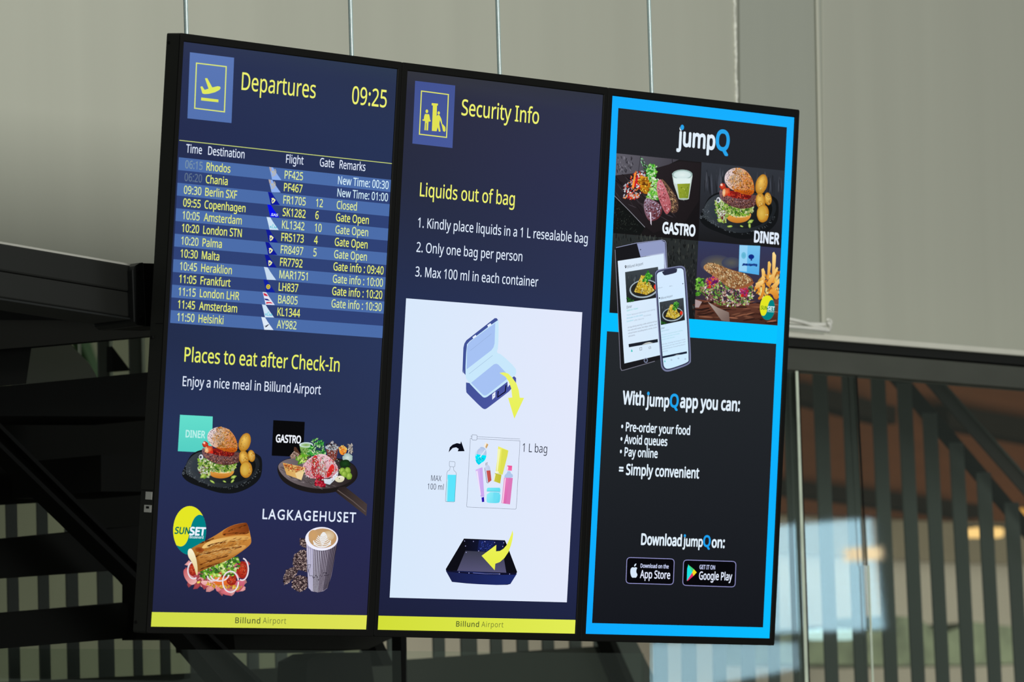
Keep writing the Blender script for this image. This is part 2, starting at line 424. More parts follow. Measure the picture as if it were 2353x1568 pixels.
# column starts as fractions of the row width, measured on the plane at row 1 / row 4
def frac(x, y):
    p = np.array(S(x, y, A.w)); a = rowpt(0, 0); b = rowpt(0, 1); return float((p[0] - a[0]) / (b[0] - a[0]))
fT, fD, fL, fF, fG, fR = frac(426.6, 363), frac(475.5, 368), frac(618.5, 384), frac(655, 388), frac(730, 397), frac(777.5, 404)
cp4 = (frac(565.2, 480 - 85), frac(471, 470 - 85))
fulw = None
WFAC = 1.0
def natural(body):
    cu = bpy.data.curves.new('tmp', 'FONT'); cu.body = body; cu.resolution_u = 1
    if FONT: cu.font = FONT
    to = bpy.data.objects.new('tmp', cu); COL.objects.link(to); dg = bpy.context.evaluated_depsgraph_get()
    e = to.evaluated_get(dg); me = e.to_mesh(); xs = [v.co.x for v in me.vertices]; r = (min(xs), max(xs)); e.to_mesh_clear()
    bpy.data.objects.remove(to); bpy.data.curves.remove(cu); return r
# plane metres per font unit, from the printed length of 'Copenhagen' (93.7 px) at that place
_c = natural('Copenhagen'); _p0, _p1 = S(471.1, 476, A.w), S(564.8, 487, A.w)
UNIT = (_p1[0] - _p0[0]) / (_c[1] - _c[0])
def row_text(body, f, i, col, cap=18.4, base=.80):
    p = rowuv(f, (i + base) / NR); x, y = proj_uv(p, A.w + .00002)
    a, b = natural(body); xe, ye = proj_uv((p[0] + (b - a) * UNIT, p[1]), A.w + .00002)
    A.text(body, x, y, xe, cap, col, bold=.008)
for i, (t_, dst, fl, gt, rm, lg) in enumerate(rows):
    lt = i % 2 == 0
    quad_uv(A, [rowuv(0, i / NR), rowuv(1, i / NR), rowuv(1, (i + 1) / NR), rowuv(0, (i + 1) / NR)], light if lt else dark)
    A.part('table_row', 'light blue stripe of the table' if lt else 'dark blue stripe of the table')
for i, (t_, dst, fl, gt, rm, lg) in enumerate(rows):
    lt = i % 2 == 0; yc = (222, 236, 150) if lt else (236, 243, 112); tc = yc
    if i == 0: tc = (122, 148, 168)
    if i == 1: tc = (98, 116, 140)
    rc = (212, 238, 250) if i < 2 else yc
    row_text(t_, fT, i, tc); A.part('lettering')
    row_text(dst, fD, i, (230, 238, 120) if lt else yc); A.part('lettering')
    row_text(fl, fF, i, yc); A.part('lettering')
    if gt: row_text(gt, fG, i, yc); A.part('lettering')
    if rm: row_text(rm, fR, i, rc); A.part('lettering')
    # tail fin
    x0, y0 = proj_uv(rowuv(fL, (i + .015) / NR), A.w); x1, y1 = proj_uv(rowuv(fL, (i + .985) / NR), A.w)
    A.frame(x0, y0 - 367 / 4.3556 * 0, 4.3556)
    fin = [(-1, -1), (37, 3), (60, 42), (90, 84), (121, 130), (62, 128), (30, 128), (14, 60)]
    fin = [(0, -1), (38, 4), (62, 44), (92, 88), (122, 130), (30, 127), (20, 80), (8, 30)]
    base = {'sun': (142, 176, 238), 'harp': (16, 26, 152), 'sas': (8, 16, 238), 'klm': (206, 228, 246), 'white': (200, 220, 240), 'lh': (18, 34, 158), 'ba': (226, 230, 246), 'ay': (222, 234, 248)}[lg]
    A.poly(fin, base)
    if lg == 'sun':
        A.poly([(0, -1), (22, 2), (26, 34), (14, 50), (6, 26)], (176, 166, 168))
        for r_ in (30, 18): A.line([(36 + r_ * 1.05 * math.cos(a), 50 + r_ * 1.3 * math.sin(a)) for a in np.linspace(-.9, 1.9, 10)], 7, (196, 184, 150))
        A.blob(36, 50, 9, 13, (196, 188, 160))
    elif lg == 'harp':
        A.poly([(36, 62), (54, 58), (78, 80), (66, 100), (44, 118), (50, 98), (62, 84), (44, 84)], (238, 240, 170))
        A.line([(40, 80), (44, 112)], 6, (238, 240, 170))
        A.poly([(50, 76), (60, 80), (54, 96), (50, 96)], base)
    elif lg == 'sas':
        A.text('SAS', 38, 112, 104, 24, (214, 226, 255), bold=.03, shear=.3)
    elif lg == 'klm':
        A.text('KLM', 34, 110, 100, 22, (60, 190, 214), bold=.02); A.line([(54, 84), (76, 82)], 5, (110, 206, 220)); A.blob(64, 74, 4, 5, (110, 206, 220))
    elif lg == 'lh':
        A.blob(50, 72, 21, 24, (226, 208, 56)); A.blob(50, 72, 15, 17, (150, 132, 60)); A.line([(40, 66), (50, 78), (60, 62)], 5, (236, 218, 70))
    elif lg == 'ba':
        A.poly([(8, 8), (36, 18), (56, 42), (34, 40), (14, 34)], (206, 40, 70)); A.poly([(18, 64), (50, 68), (76, 88), (40, 84), (24, 80)], (36, 50, 132))
        A.poly([(38, 100), (82, 100), (104, 116), (66, 112), (34, 118)], (212, 44, 66))
    elif lg == 'ay':
        A.poly([(28, 92), (50, 86), (62, 76), (82, 72), (66, 86), (54, 98), (38, 106), (44, 94)], (40, 44, 66))
    A.frame(0, 0, 1); A.part('tail_fin_logo', {'sun': 'pale blue tail fin with a sun', 'harp': 'dark blue tail fin with a yellow harp', 'sas': 'bright blue tail fin with white letters', 'klm': 'white tail fin with a cyan crown', 'white': 'plain white tail fin', 'lh': 'dark blue tail fin with a yellow disc', 'ba': 'white tail fin with red and blue stripes', 'ay': 'white tail fin with a dark bird stroke'}[lg])

A.frame(380, 560, 4.126)
A.text('Places to eat after Check-In', 180, 1118, 1648, 134, (232, 240, 104), bold=.008); A.part('lettering', 'yellow heading')
A.text('Enjoy a nice meal in Billund Airport', 163, 1350, 1472, 92, WHT, bold=.005); A.part('lettering', 'white line under the heading')

def arc(cx, cy, rx, ry, a0, a1, n=16, rot=0):
    ca, sa = math.cos(math.radians(rot)), math.sin(math.radians(rot)); out = []
    for a in np.linspace(math.radians(a0), math.radians(a1), n):
        x, y = rx * math.cos(a), ry * math.sin(a); out.append((cx + x * ca - y * sa, cy + x * sa + y * ca))
    return out
def smoothp(pts, it=2):
    for _ in range(it):
        q = []
        for i in range(len(pts)):
            a, b = pts[i], pts[(i + 1) % len(pts)]
            q += [(a[0] * .75 + b[0] * .25, a[1] * .75 + b[1] * .25), (a[0] * .25 + b[0] * .75, a[1] * .25 + b[1] * .75)]
        pts = q
    return pts
def burger(s, full=True):
    """burger on a black stone plate, drawn in the crop's own units"""
    if full:
        s.poly(smoothp([(262, 745), (300, 680), (330, 610), (370, 555), (460, 512), (700, 490), (950, 520), (1060, 565), (1098, 610), (1096, 760), (1060, 840), (960, 915), (850, 960), (760, 974), (640, 965), (480, 912), (340, 862), (266, 800)]), (20, 22, 24))
    s.poly(smoothp([(290, 700), (350, 590), (450, 530), (700, 505), (960, 540), (1070, 610), (1070, 720), (960, 840), (760, 915), (600, 905), (450, 850), (340, 790)]), (58, 64, 70), (30, 34, 38), (1, .5))
    s.poly(smoothp([(350, 700), (400, 600), (520, 545), (760, 535), (960, 570), (1040, 650), (1010, 760), (900, 840), (740, 875), (560, 850), (430, 790)]), (52, 60, 68), (16, 18, 18), (1, .3))
    s.scatter([(290, 700), (400, 790), (600, 900), (760, 905), (960, 840), (1060, 720), (1080, 740), (960, 870), (760, 930), (560, 900), (400, 830), (290, 750)], 90, 7, 4, [(96, 104, 108), (74, 80, 84), (50, 54, 58)])
    s.scatter([(270, 740), (330, 620), (380, 650), (350, 740), (440, 830), (380, 820)], 60, 6, 3, [(110, 118, 126), (66, 74, 80)])
    # lower bun
    s.poly(smoothp([(535, 730), (660, 720), (800, 715), (808, 740), (790, 775), (740, 805), (660, 818), (580, 800), (545, 765)]), (232, 170, 84), (190, 116, 34), (0, 1))
    s.poly(smoothp([(600, 735), (780, 725), (780, 750), (700, 765), (610, 755)]), (244, 210, 150))
    # lettuce
    G = [(150, 190, 70), (104, 160, 44), (196, 216, 120), (60, 120, 30), (214, 226, 170), (128, 178, 52)]
    s.scatter([(430, 590), (500, 590), (560, 640), (600, 690), (560, 720), (545, 800), (500, 810), (470, 790), (430, 700)], 90, 22, 14, G + [(216, 224, 190)], jit=.45, sides=9)
    s.scatter([(560, 660), (640, 670), (830, 650), (825, 700), (780, 745), (650, 745), (560, 735)], 100, 24, 13, G, jit=.45, sides=9)
    s.scatter([(440, 620), (560, 650), (820, 665), (780, 730), (560, 735), (450, 720)], 50, 9, 5, [(36, 82, 22), (60, 40, 30), (228, 236, 170)], jit=.4)
    s.blob(462, 592, 22, 28, (240, 240, 246), (200, 205, 214)); s.blob(458, 592, 11, 15, (60, 66, 74))
    s.scatter([(440, 690), (550, 700), (520, 800), (450, 770)], 26, 13, 9, [(236, 238, 228), (120, 40, 50), (150, 184, 90)], jit=.5)
    # patty
    s.poly(smoothp([(470, 495), (500, 500), (560, 530), (700, 560), (835, 540), (868, 550), (869, 600), (850, 650), (780, 672), (700, 678), (600, 655), (520, 615), (476, 570)]), (134, 98, 108), (86, 50, 44), (.4, 1))
    s.scatter([(475, 510), (560, 560), (700, 600), (866, 570), (850, 645), (760, 668), (640, 660), (510, 600)], 150, 10, 6, [(70, 36, 34), (168, 126, 128), (120, 80, 80), (52, 26, 24), (186, 120, 96)], jit=.4)
    s.poly(smoothp([(560, 500), (640, 505), (760, 535), (812, 535), (806, 575), (760, 588), (650, 575), (570, 560)]), (150, 32, 26), (104, 20, 22), (1, 1))
    s.scatter([(570, 520), (800, 545), (760, 585), (600, 565)], 40, 14, 7, [(206, 50, 36), (110, 16, 18), (228, 88, 60), (90, 20, 24)], jit=.4)
    # tomatoes at left
    s.blob(505, 460, 32, 32, (226, 76, 46), (150, 34, 26), rot=20, jit=.15); s.blob(548, 512, 40, 42, (240, 120, 70), (178, 48, 28), jit=.15)
    s.blob(520, 520, 20, 34, (240, 214, 170), (226, 150, 96), jit=.2); s.blob(494, 445, 12, 12, (250, 200, 180)); s.blob(572, 540, 14, 16, (216, 48, 30), jit=.2)
    # top bun
    bun = smoothp([(524, 400), (530, 350), (560, 308), (620, 280), (690, 280), (750, 303), (800, 355), (834, 425), (843, 505), (820, 545), (740, 540), (650, 508), (590, 485), (550, 450)], 3)
    s.poly(bun, (228, 214, 220), (204, 104, 20), (1, .45))
    s.scatter([(p[0] * .97 + 20, p[1] * .97 + 12) for p in bun if p[0] > 610], 60, 20, 12, [(226, 150, 70), (216, 136, 56), (232, 168, 92), (206, 122, 40)], jit=.3)
    s.scatter([(560, 400), (640, 300), (700, 292), (700, 420), (640, 470)], 34, 18, 12, [(224, 176, 130), (218, 164, 112), (230, 190, 156)], jit=.3)
    s.poly(smoothp([(600, 485), (700, 500), (838, 490), (824, 544), (740, 540), (650, 510)]), (206, 104, 24), (176, 78, 18), (0, 1))
    s.scatter([(530, 400), (540, 350), (570, 312), (620, 286), (690, 286), (750, 310), (795, 360), (828, 430), (835, 500), (800, 528), (720, 520), (600, 476), (550, 440)], 210, 4.6, 3.0, [(34, 28, 34), (20, 14, 16), (60, 42, 40)], rot=(20, 80), jit=.2, sides=6)
    s.scatter([(560, 330), (690, 284), (760, 330), (700, 390), (600, 400)], 40, 4.5, 3, [(240, 226, 200), (232, 200, 160), (250, 244, 236)], rot=(20, 80), sides=6)
    # potatoes
    for (x, y, rx, ry, r_) in ((915, 440, 60, 100, 18), (985, 580, 38, 62, -8), (906, 602, 50, 80, -8), (930, 722, 64, 88, 2)):
        s.blob(x, y, rx, ry, (244, 200, 96), (176, 116, 26), n=24, rot=r_, jit=.02, lightdir=(-.25, -.35))
        s.scatter(arc(x, y, rx * .8, ry * .8, 0, 330, 12), 14, 5, 4, [(188, 130, 40), (250, 224, 150), (150, 92, 24)])
    s.blob(915, 720, 44, 64, (222, 184, 84), (202, 158, 54), n=20)
    for (x, y, rx, ry) in ((580, 848, 28, 10), (705, 846, 18, 8), (800, 800, 30, 16), (790, 840, 12, 24), (480, 790, 30, 18)):
        s.blob(x, y, rx, ry, (206, 222, 120), (120, 158, 56), rot=random.uniform(-40, 60), jit=.2)
    s.blob(278, 760, 12, 15, (150, 160, 170), (60, 66, 72)); s.blob(278, 760, 6, 8, (14, 14, 14))

def restart(s, w_):
    s.w = w_
BASEW = A.w
# DINER
A.frame(360, 920, 4.525)
A.poly([(243, 152), (583, 170), (572, 548), (220, 531)], (100, 222, 204), (84, 206, 194), (0, 1)); A.part('logo_square', 'mint green square')
A.text('DINER', 302, 384, 500, 72, (186, 240, 234), bold=.028); A.part('lettering')
burger(A); A.part('food_picture', 'burger with potatoes on a black stone plate')
A.w = BASEW + .00005
A.poly([(1213, 208), (1540, 226), (1524, 592), (1196, 577)], (10, 10, 12)); A.part('logo_square', 'black square')
A.text('GASTRO', 1240, 435, 1497, 76, (240, 244, 252), bold=.03); A.part('lettering')
# tapas board
A.poly(smoothp([(1250, 720), (1270, 650), (1370, 600), (1550, 575), (1850, 590), (2040, 650), (2096, 740), (2080, 830), (1990, 900), (1860, 960), (1680, 975), (1500, 945), (1350, 880), (1280, 810)]), (30, 26, 26))
A.poly(smoothp([(1252, 700), (1290, 640), (1400, 600), (1700, 590), (2030, 650), (2090, 740), (2050, 830), (1900, 905), (1700, 930), (1480, 890), (1330, 810)]), (124, 112, 116), (34, 28, 28), (1, .1))
A.scatter([(1270, 700), (1400, 820), (1700, 920), (1900, 890), (1700, 870), (1450, 800), (1330, 690)], 60, 40, 3, [(150, 138, 142), (60, 50, 50), (96, 84, 84)], rot=(15, 30))
A.poly([(1895, 905), (1960, 900), (2188, 1082), (2180, 1206), (2040, 1095), (1862, 955)], (40, 32, 32), (74, 62, 60), (1, .4))
A.line([(1880, 935), (2040, 1050), (2170, 1160)], 10, (96, 84, 80)); A.line([(1985, 940), (2150, 1070)], 6, (60, 50, 46))
# jars
A.blob(1560, 560, 70, 30, (120, 150, 60), (80, 110, 50)); A.poly([(1485, 470), (1625, 470), (1608, 560), (1560, 580), (1504, 560)], (150, 190, 110), (70, 130, 40), (0, 1))
A.blob(1554, 465, 72, 27, (196, 222, 210), (206, 226, 230)); A.blob(1554, 467, 56, 19, (120, 160, 60), (176, 206, 170)); A.scatter([(1495, 500), (1610, 500), (1600, 560), (1510, 560)], 24, 10, 6, [(90, 150, 50), (180, 210, 120), (50, 100, 30)])
A.poly([(1755, 480), (1892, 480), (1868, 610), (1830, 650), (1785, 610)], (110, 70, 66), (150, 60, 46), (0, 1)); A.scatter([(1770, 500), (1880, 500), (1860, 600), (1800, 620)], 40, 12, 8, [(80, 40, 40), (150, 80, 66), (190, 180, 186), (60, 36, 36)])
A.blob(1822, 490, 70, 28, (60, 50, 54), (180, 196, 206)); A.scatter(arc(1822, 472, 58, 40, 0, 340, 12), 26, 18, 6, [(70, 56, 58), (226, 224, 226), (44, 34, 34), (120, 104, 104)], jit=.4)
A.poly([(1430, 485), (1450, 490), (1500, 570), (1470, 580), (1425, 520)], (80, 50, 36)); A.poly([(1385, 580), (1430, 530), (1480, 560), (1470, 600), (1400, 610)], (150, 120, 104)); A.scatter([(1385, 580), (1430, 530), (1480, 560), (1470, 600)], 24, 10, 5, [(214, 190, 176), (90, 66, 58)])
A.scatter([(1450, 590), (1560, 560), (1560, 640), (1480, 660)], 20, 30, 16, [(150, 210, 60), (200, 228, 120), (96, 166, 40)], jit=.3)
# greens
A.scatter([(1560, 560), (1630, 400), (1720, 410), (1760, 560), (1720, 660), (1640, 600)], 80, 24, 9, [(70, 190, 70), (140, 220, 110), (40, 140, 60), (190, 236, 170), (30, 110, 40)], jit=.4)
# ham, brie, bread
A.poly(smoothp([(1500, 690), (1590, 600), (1680, 560), (1760, 560), (1850, 640), (1900, 720), (1840, 800), (1700, 820), (1560, 810)]), (232, 196, 204), (206, 140, 150), (0, 1))
A.poly(smoothp([(1600, 650), (1640, 570), (1670, 580), (1690, 680), (1720, 800), (1620, 810)]), (206, 40, 40), (160, 60, 60), (0, 1))
A.poly(smoothp([(1680, 650), (1740, 640), (1780, 760), (1740, 790), (1700, 760)]), (206, 184, 180), (180, 140, 130), (0, 1))
A.scatter([(1500, 690), (1680, 570), (1850, 640), (1880, 740), (1720, 810), (1560, 800)], 90, 26, 5, [(246, 226, 232), (214, 120, 134), (236, 60, 60), (250, 240, 240), (170, 60, 70)], rot=(50, 130), jit=.3)
A.poly([(1310, 650), (1545, 700), (1505, 830), (1350, 775)], (214, 160, 84), (226, 190, 120), (1, 0)); A.scatter([(1320, 660), (1540, 705), (1500, 760), (1360, 730)], 60, 16, 7, [(200, 60, 40), (244, 200, 120), (160, 100, 50), (226, 120, 60)], jit=.4)
A.poly([(1440, 760), (1545, 710), (1505, 832), (1460, 815)], (236, 208, 150))
A.scatter([(1640, 800), (1720, 780), (1750, 900), (1650, 880)], 26, 20, 18, [(196, 24, 50), (230, 70, 90), (150, 10, 34)], jit=.15)
A.poly(smoothp([(1760, 800), (1800, 680), (1840, 660), (1850, 730), (1790, 805)]), (226, 50, 46), (196, 30, 30), (0, 1)); A.poly([(1736, 820), (1800, 820), (1890, 740), (1880, 800), (1800, 880), (1745, 865)], (236, 242, 250), (200, 210, 222), (0, 1))
A.poly(smoothp([(1890, 500), (1930, 465), (1985, 500), (1960, 570), (1910, 570)]), (252, 180, 70), (240, 140, 40), (0, 1)); A.scatter([(1890, 500), (1930, 465), (1985, 500), (1950, 560)], 14, 16, 9, [(255, 210, 120), (236, 120, 40)])
A.scatter([(1985, 460), (2035, 460), (2040, 540), (2000, 560)], 26, 18, 6, [(190, 180, 170), (120, 108, 96), (226, 220, 210)], rot=(60, 120))
A.blob(1985, 600, 50, 48, (210, 226, 220), (150, 176, 170), jit=.1); A.blob(1960, 660, 50, 40, (30, 70, 30), (20, 40, 20), jit=.3)
for x, y in ((1930, 740), (1985, 735), (2000, 790), (1950, 770)): A.blob(x, y, 32, 38, (176, 206, 90), (106, 146, 40), jit=.05, lightdir=(-.3, -.3))
A.poly(smoothp([(1840, 820), (1900, 780), (1960, 800), (1940, 850), (1880, 858)]), (240, 236, 214), (214, 206, 170), (0, 1))
A.scatter([(1500, 590), (1900, 560), (1900, 860), (1500, 800)], 70, 10, 7, [(250, 250, 250), (60, 130, 50), (216, 60, 60), (240, 210, 190), (90, 40, 50)], jit=.4)
A.part('food_picture', 'wooden board of cold cuts, jars and greens')
# sunset logo and sandwich
A.w = BASEW + .00005
def sunset(s, cx, cy, rx, ry):
    s.poly(arc(cx, cy, rx, ry, 0, 352.5, 48), (228, 230, 36))
    t = [(cx + .80 * rx, cy - .60 * ry), (cx + .66 * rx, cy - .645 * ry), (cx + .5 * rx, cy - .64 * ry), (cx + .28 * rx, cy - .52 * ry), (cx + .12 * rx, cy - .28 * ry), (cx + .02 * rx, cy), (cx - .1 * rx, cy + .38 * ry), (cx - .3 * rx, cy + .6 * ry), (cx - .55 * rx, cy + .67 * ry), (cx - .78 * rx, cy + .60 * ry)]
    b = arc(cx, cy, rx, ry, 141, -37, 30)
    s.poly(smoothp(t[::1] + b, 2), (0, 128, 132))
A.frame(330, 1140, 4.3556)
sunset(A, 461, 347, 166, 245); A.part('logo_disc', 'yellow and teal oval logo')
A.text('SUN', 310, 378, 455, 66, (0, 110, 90), bold=.028, shear=.18); A.part('lettering')
A.text('SET', 460, 390, 612, 76, (234, 244, 255), bold=.04, shear=.12); A.part('lettering')
A.text('Boulevard', 460, 424, 598, 26, (210, 232, 240), bold=.02); A.part('lettering')
# sandwich
A.scatter([(395, 760), (440, 660), (560, 720), (900, 640), (1040, 640), (1020, 880), (940, 970), (740, 960), (560, 900), (460, 890)], 40, 50, 30, [(214, 110, 120), (236, 160, 160), (190, 80, 90)], jit=.4)
A.poly(smoothp([(395, 740), (430, 725), (480, 800), (540, 840), (520, 880), (470, 898), (405, 820)]), (196, 90, 96), (236, 180, 176), (1, 1))
A.poly(smoothp([(560, 850), (660, 850), (760, 870), (800, 920), (735, 972), (715, 910), (600, 900)]), (240, 190, 186), (214, 110, 120), (0, 1))
A.poly(smoothp([(900, 860), (1010, 830), (1015, 900), (940, 980), (900, 930)]), (214, 110, 130), (180, 70, 90), (0, 1))
A.scatter([(520, 860), (640, 900), (940, 940), (1010, 900), (700, 880)], 26, 24, 12, [(244, 176, 60), (236, 150, 40), (240, 200, 90)], jit=.4)
A.poly(smoothp([(640, 800), (700, 880), (800, 900), (900, 880), (900, 780), (760, 760)]), (240, 150, 70), (220, 100, 40), (0, 1))
for x, y, rx, ry in ((490, 730, 50, 70), (800, 770, 70, 50), (990, 740, 56, 86), (880, 840, 50, 60)):
    A.blob(x, y, rx, ry, (206, 70, 40), (150, 30, 24), jit=.05); A.scatter(arc(x, y, rx * .7, ry * .7, 0, 330, 10), 12, 9, 5, [(236, 130, 90), (96, 20, 16)])
A.scatter([(560, 760), (760, 660), (950, 610), (960, 700), (900, 800), (700, 820), (570, 820)], 90, 30, 18, [(150, 206, 60), (196, 230, 120), (90, 160, 40), (220, 240, 170), (60, 110, 40)], jit=.45)
for cx_, cy_, rx, ry, a0, a1 in ((500, 745, 56, 84, 60, 250), (760, 790, 90, 62, 0, 170), (870, 860, 78, 104, 0, 352), (985, 735, 62, 110, -80, 110), (700, 800, 60, 50, 20, 180)):
    A.line(arc(cx_, cy_, rx, ry, a0, a1, 24), 15, (236, 228, 232)); A.line(arc(cx_, cy_, rx * .93, ry * .94, a0, a1, 24), 4, (196, 170, 190))
A.poly(smoothp([(480, 520), (700, 410), (860, 300), (1000, 268), (1040, 272), (1066, 380), (1080, 450), (1070, 490), (980, 560), (860, 640), (700, 700), (560, 762), (520, 770), (530, 690), (490, 600), (450, 560)], 2), (214, 146, 66), (150, 92, 34), (-.3, 1))
A.poly(smoothp([(780, 370), (860, 302), (1010, 268), (1040, 272), (1066, 385), (940, 385), (800, 410)], 2), (176, 96, 36), (120, 56, 22), (1, -.3))
A.poly(smoothp([(640, 450), (900, 400), (1070, 400), (1075, 440), (900, 440), (700, 500), (560, 540)], 2), (238, 196, 120), (214, 158, 80), (1, 0))
A.poly(smoothp([(560, 560), (780, 520), (1060, 480), (960, 570), (760, 650), (600, 700), (540, 640)], 2), (216, 160, 86), (170, 106, 42), (0, 1))
for a, b in (((520, 606), (700, 560)), ((560, 480), (700, 430)), ((640, 500), (820, 460)), ((560, 690), (840, 600)), ((800, 385), (1050, 370)), ((700, 560), (980, 510)), ((560, 740), (760, 670)), ((850, 350), (1020, 300))):
    A.line([a, ((a[0] + b[0]) / 2, (a[1] + b[1]) / 2 - 8), b], 7, (112, 56, 20)); A.scatter([(a[0], a[1] - 8), (b[0], b[1] - 8), (b[0], b[1] + 8), (a[0], a[1] + 8)], 8, 22, 4, [(90, 40, 16), (150, 84, 34), (60, 30, 12)], rot=(-22, -8))
A.scatter([(520, 560), (880, 420), (1060, 420), (900, 560), (620, 680)], 70, 26, 3, [(240, 200, 130), (160, 100, 44), (120, 66, 26)], rot=(-24, -8))
A.blob(560, 540, 46, 26, (120, 48, 16), (160, 84, 34), rot=10)
A.poly(smoothp([(440, 560), (452, 530), (482, 526), (520, 600), (540, 700), (542, 800), (525, 790), (508, 720), (480, 660), (445, 610)], 2), (250, 244, 214), (226, 200, 140), (0, 1))
A.part('food_picture', 'baguette sandwich with ham, tomato and onion rings')
A.w = BASEW + .00005
A.text('LAGKAGEHUSET', 1190, 231, 2122, 100, (228, 238, 255), bold=.012, font='b', track=1.18); A.part('lettering', 'wide spaced white name')
# coffee beans biscuit and cup
br_ = [(74, 58, 62), (120, 98, 98), (160, 138, 134), (50, 38, 42), (200, 176, 168), (36, 26, 30)]
for reg, n in (([(1560, 430), (1640, 425), (1640, 530), (1570, 500)], 60), ([(1500, 600), (1570, 540), (1640, 540), (1640, 760), (1540, 740), (1490, 680)], 170), ([(1395, 830), (1430, 740), (1500, 710), (1560, 720), (1500, 830), (1410, 905)], 120), ([(1480, 860), (1530, 800), (1640, 800), (1640, 930), (1560, 965), (1490, 925)], 140)):
    A.poly(smoothp(reg), (62, 48, 52)); A.scatter(reg, n, 12, 7, br_, jit=.35)
A.poly([(1630, 470), (1936, 470), (1912, 620), (1880, 800), (1840, 925), (1800, 955), (1740, 968), (1680, 955), (1650, 920), (1635, 700)], (196, 192, 220), (96, 84, 98), (1, 0))
for i in range(17):
    t = i / 16; xt = 1632 + 300 * t; xb = 1652 + 190 * t; yb = 925 + 42 * math.sin(math.pi * min(1, t * 1.05)); wd = 10 if i % 1 == 0 else 6
    c = (70 - 20 * t, 58 - 14 * t, 70 - 16 * t) if i > 3 else (150, 146, 176)
    A.line([(xt, 500 + 40 * math.sin(math.pi * t)), (xb, yb)], 9 - 2 * abs(t - .5), c)
for i in range(12):
    t = i / 16 + .03; xt = 1632 + 300 * t; xb = 1652 + 190 * t
    A.line([(xt, 520 + 36 * math.sin(math.pi * t)), (xb, 925 + 40 * math.sin(math.pi * t))], 4, (232, 230, 248) if i < 8 else (190, 180, 200))
A.line([(1640, 640), (1650, 760), (1672, 690), (1640, 690), (1660, 800), (1690, 800), (1700, 830), (1730, 790), (1750, 845), (1790, 740), (1770, 830), (1800, 770), (1830, 770), (1810, 800), (1860, 790)], 4, (20, 18, 34))
A.blob(1782, 430, 164, 118, (226, 226, 244), (240, 240, 255), n=36); A.blob(1792, 424, 140, 98, (200, 160, 110), (190, 150, 106), n=32)
A.blob(1700, 400, 50, 60, (206, 160, 104), (198, 156, 108)); A.blob(1850, 400, 60, 50, (226, 206, 176), (206, 176, 134))
lc = (236, 236, 236)
for i in range(6):
    w_ = 34 + i * 9; y_ = 404 + i * 17
    A.line([(1786 - w_ - 6, y_ + 4 - 10), (1778 - w_ * .5, y_ + 14), (1786, y_ + 20), (1796 + w_ * .5, y_ + 12), (1792 + w_ + 4, y_ - 8)], 9, lc)
A.poly(smoothp([(1804, 352), (1840, 400), (1828, 440), (1790, 500), (1760, 440), (1768, 392)], 1), lc)
for i in range(4): A.line([(1768, 404 + i * 18), (1796, 416 + i * 18), (1826, 398 + i * 18)], 3.5, (206, 186, 166))
A.line(arc(1786, 452, 84, 60, -5, 185, 20), 13, lc)
A.line([(1790, 500), (1780, 515)], 12, lc)
A.part('food_picture', 'ribbed paper cup of latte beside dark biscuits')
A.w = BASEW + .00005
A.frame(0, 0, 1)
A.poly([(349.0, 1407.1), (843.3, 1414.6), (841.2, 1447.2), (346.9, 1440.6)], (208, 220, 72), (222, 226, 84), (1, 0)); A.part('banner', 'yellow footer bar')
A.frame(330, 1140, 4.3556)
A.text('Billund', 917, 1274, 1165, 56, (94, 104, 52), bold=.014, track=1.1); A.part('lettering')
A.text('Airport', 1192, 1277, 1425, 58, (112, 122, 60), track=1.1); A.part('lettering')

# ---------------------------------------------------------------- display 2: security info
B = Screen(1)
grid_panel(B, [(0, (52, 54, 62), (50, 54, 68)), (.04, (44, 46, 64), (48, 52, 76)), (.2, (40, 45, 66), (46, 50, 80)), (.4, (38, 48, 80), (44, 52, 84)), (.9, (32, 36, 66), (34, 40, 74)), (1, (28, 32, 58), (30, 36, 64))])
BW = B.w
B.frame(860, 140, 4.202)
B.poly([(395, 192), (782, 238), (755, 842), (368, 798)], (68, 84, 148), (72, 90, 156), (0, 1))
B.line([(456, 291), (716, 325), (698, 739), (436, 708)], 10, (226, 230, 104), closed=True)
yy = (226, 226, 84)
B.poly([(555, 407), (616, 413), (613, 432), (606, 432), (600, 600), (599, 680), (556, 676), (566, 430), (554, 429)], yy)
B.blob(508, 487, 13, 18, yy); B.poly([(490, 512), (530, 516), (536, 545), (540, 572), (545, 574), (544, 586), (524, 586), (519, 672), (504, 671), (506, 600), (500, 600), (498, 670), (484, 669), (490, 582), (465, 576), (466, 564), (478, 566), (482, 535)], yy)
B.blob(622, 503, 12, 16, yy); B.poly([(602, 535), (612, 522), (630, 524), (648, 560), (657, 610), (666, 616), (686, 640), (689, 672), (680, 686), (664, 678), (656, 640), (650, 616), (634, 570), (628, 610), (640, 682), (624, 684), (612, 640), (603, 678), (594, 676), (600, 600)], yy)
B.part('pictogram', 'security gate pictogram on a blue square')
B.text('Security Info', 842, 522, 1587, 152, YEL, bold=.008); B.part('lettering', 'yellow heading')
B.text('Liquids out of bag', 440, 1306, 1353, 131, YEL, bold=.008); B.part('lettering', 'yellow heading')
B.frame(900, 400, 4.612)
for b_, x0, y0, x1 in (('1. Kindly place liquids in a 1 L resealable bag', 277, 565, 2075), ('2. Only one bag per person', 262, 825, 1382), ('3. Max 100 ml in each container', 250, 1084, 1550)):
    B.text(b_, x0, y0, x1, 104, (224, 236, 252), bold=.005); B.part('lettering', 'white instruction line')
B.frame(0, 0, 1)
B.poly([(933.2, 685.8), (1338, 717.9), (1302.5, 1384.8), (895.3, 1373.9)], (216, 233, 252), (228, 233, 252), (1, 0)); B.part('picture_panel', 'white panel behind the drawings')
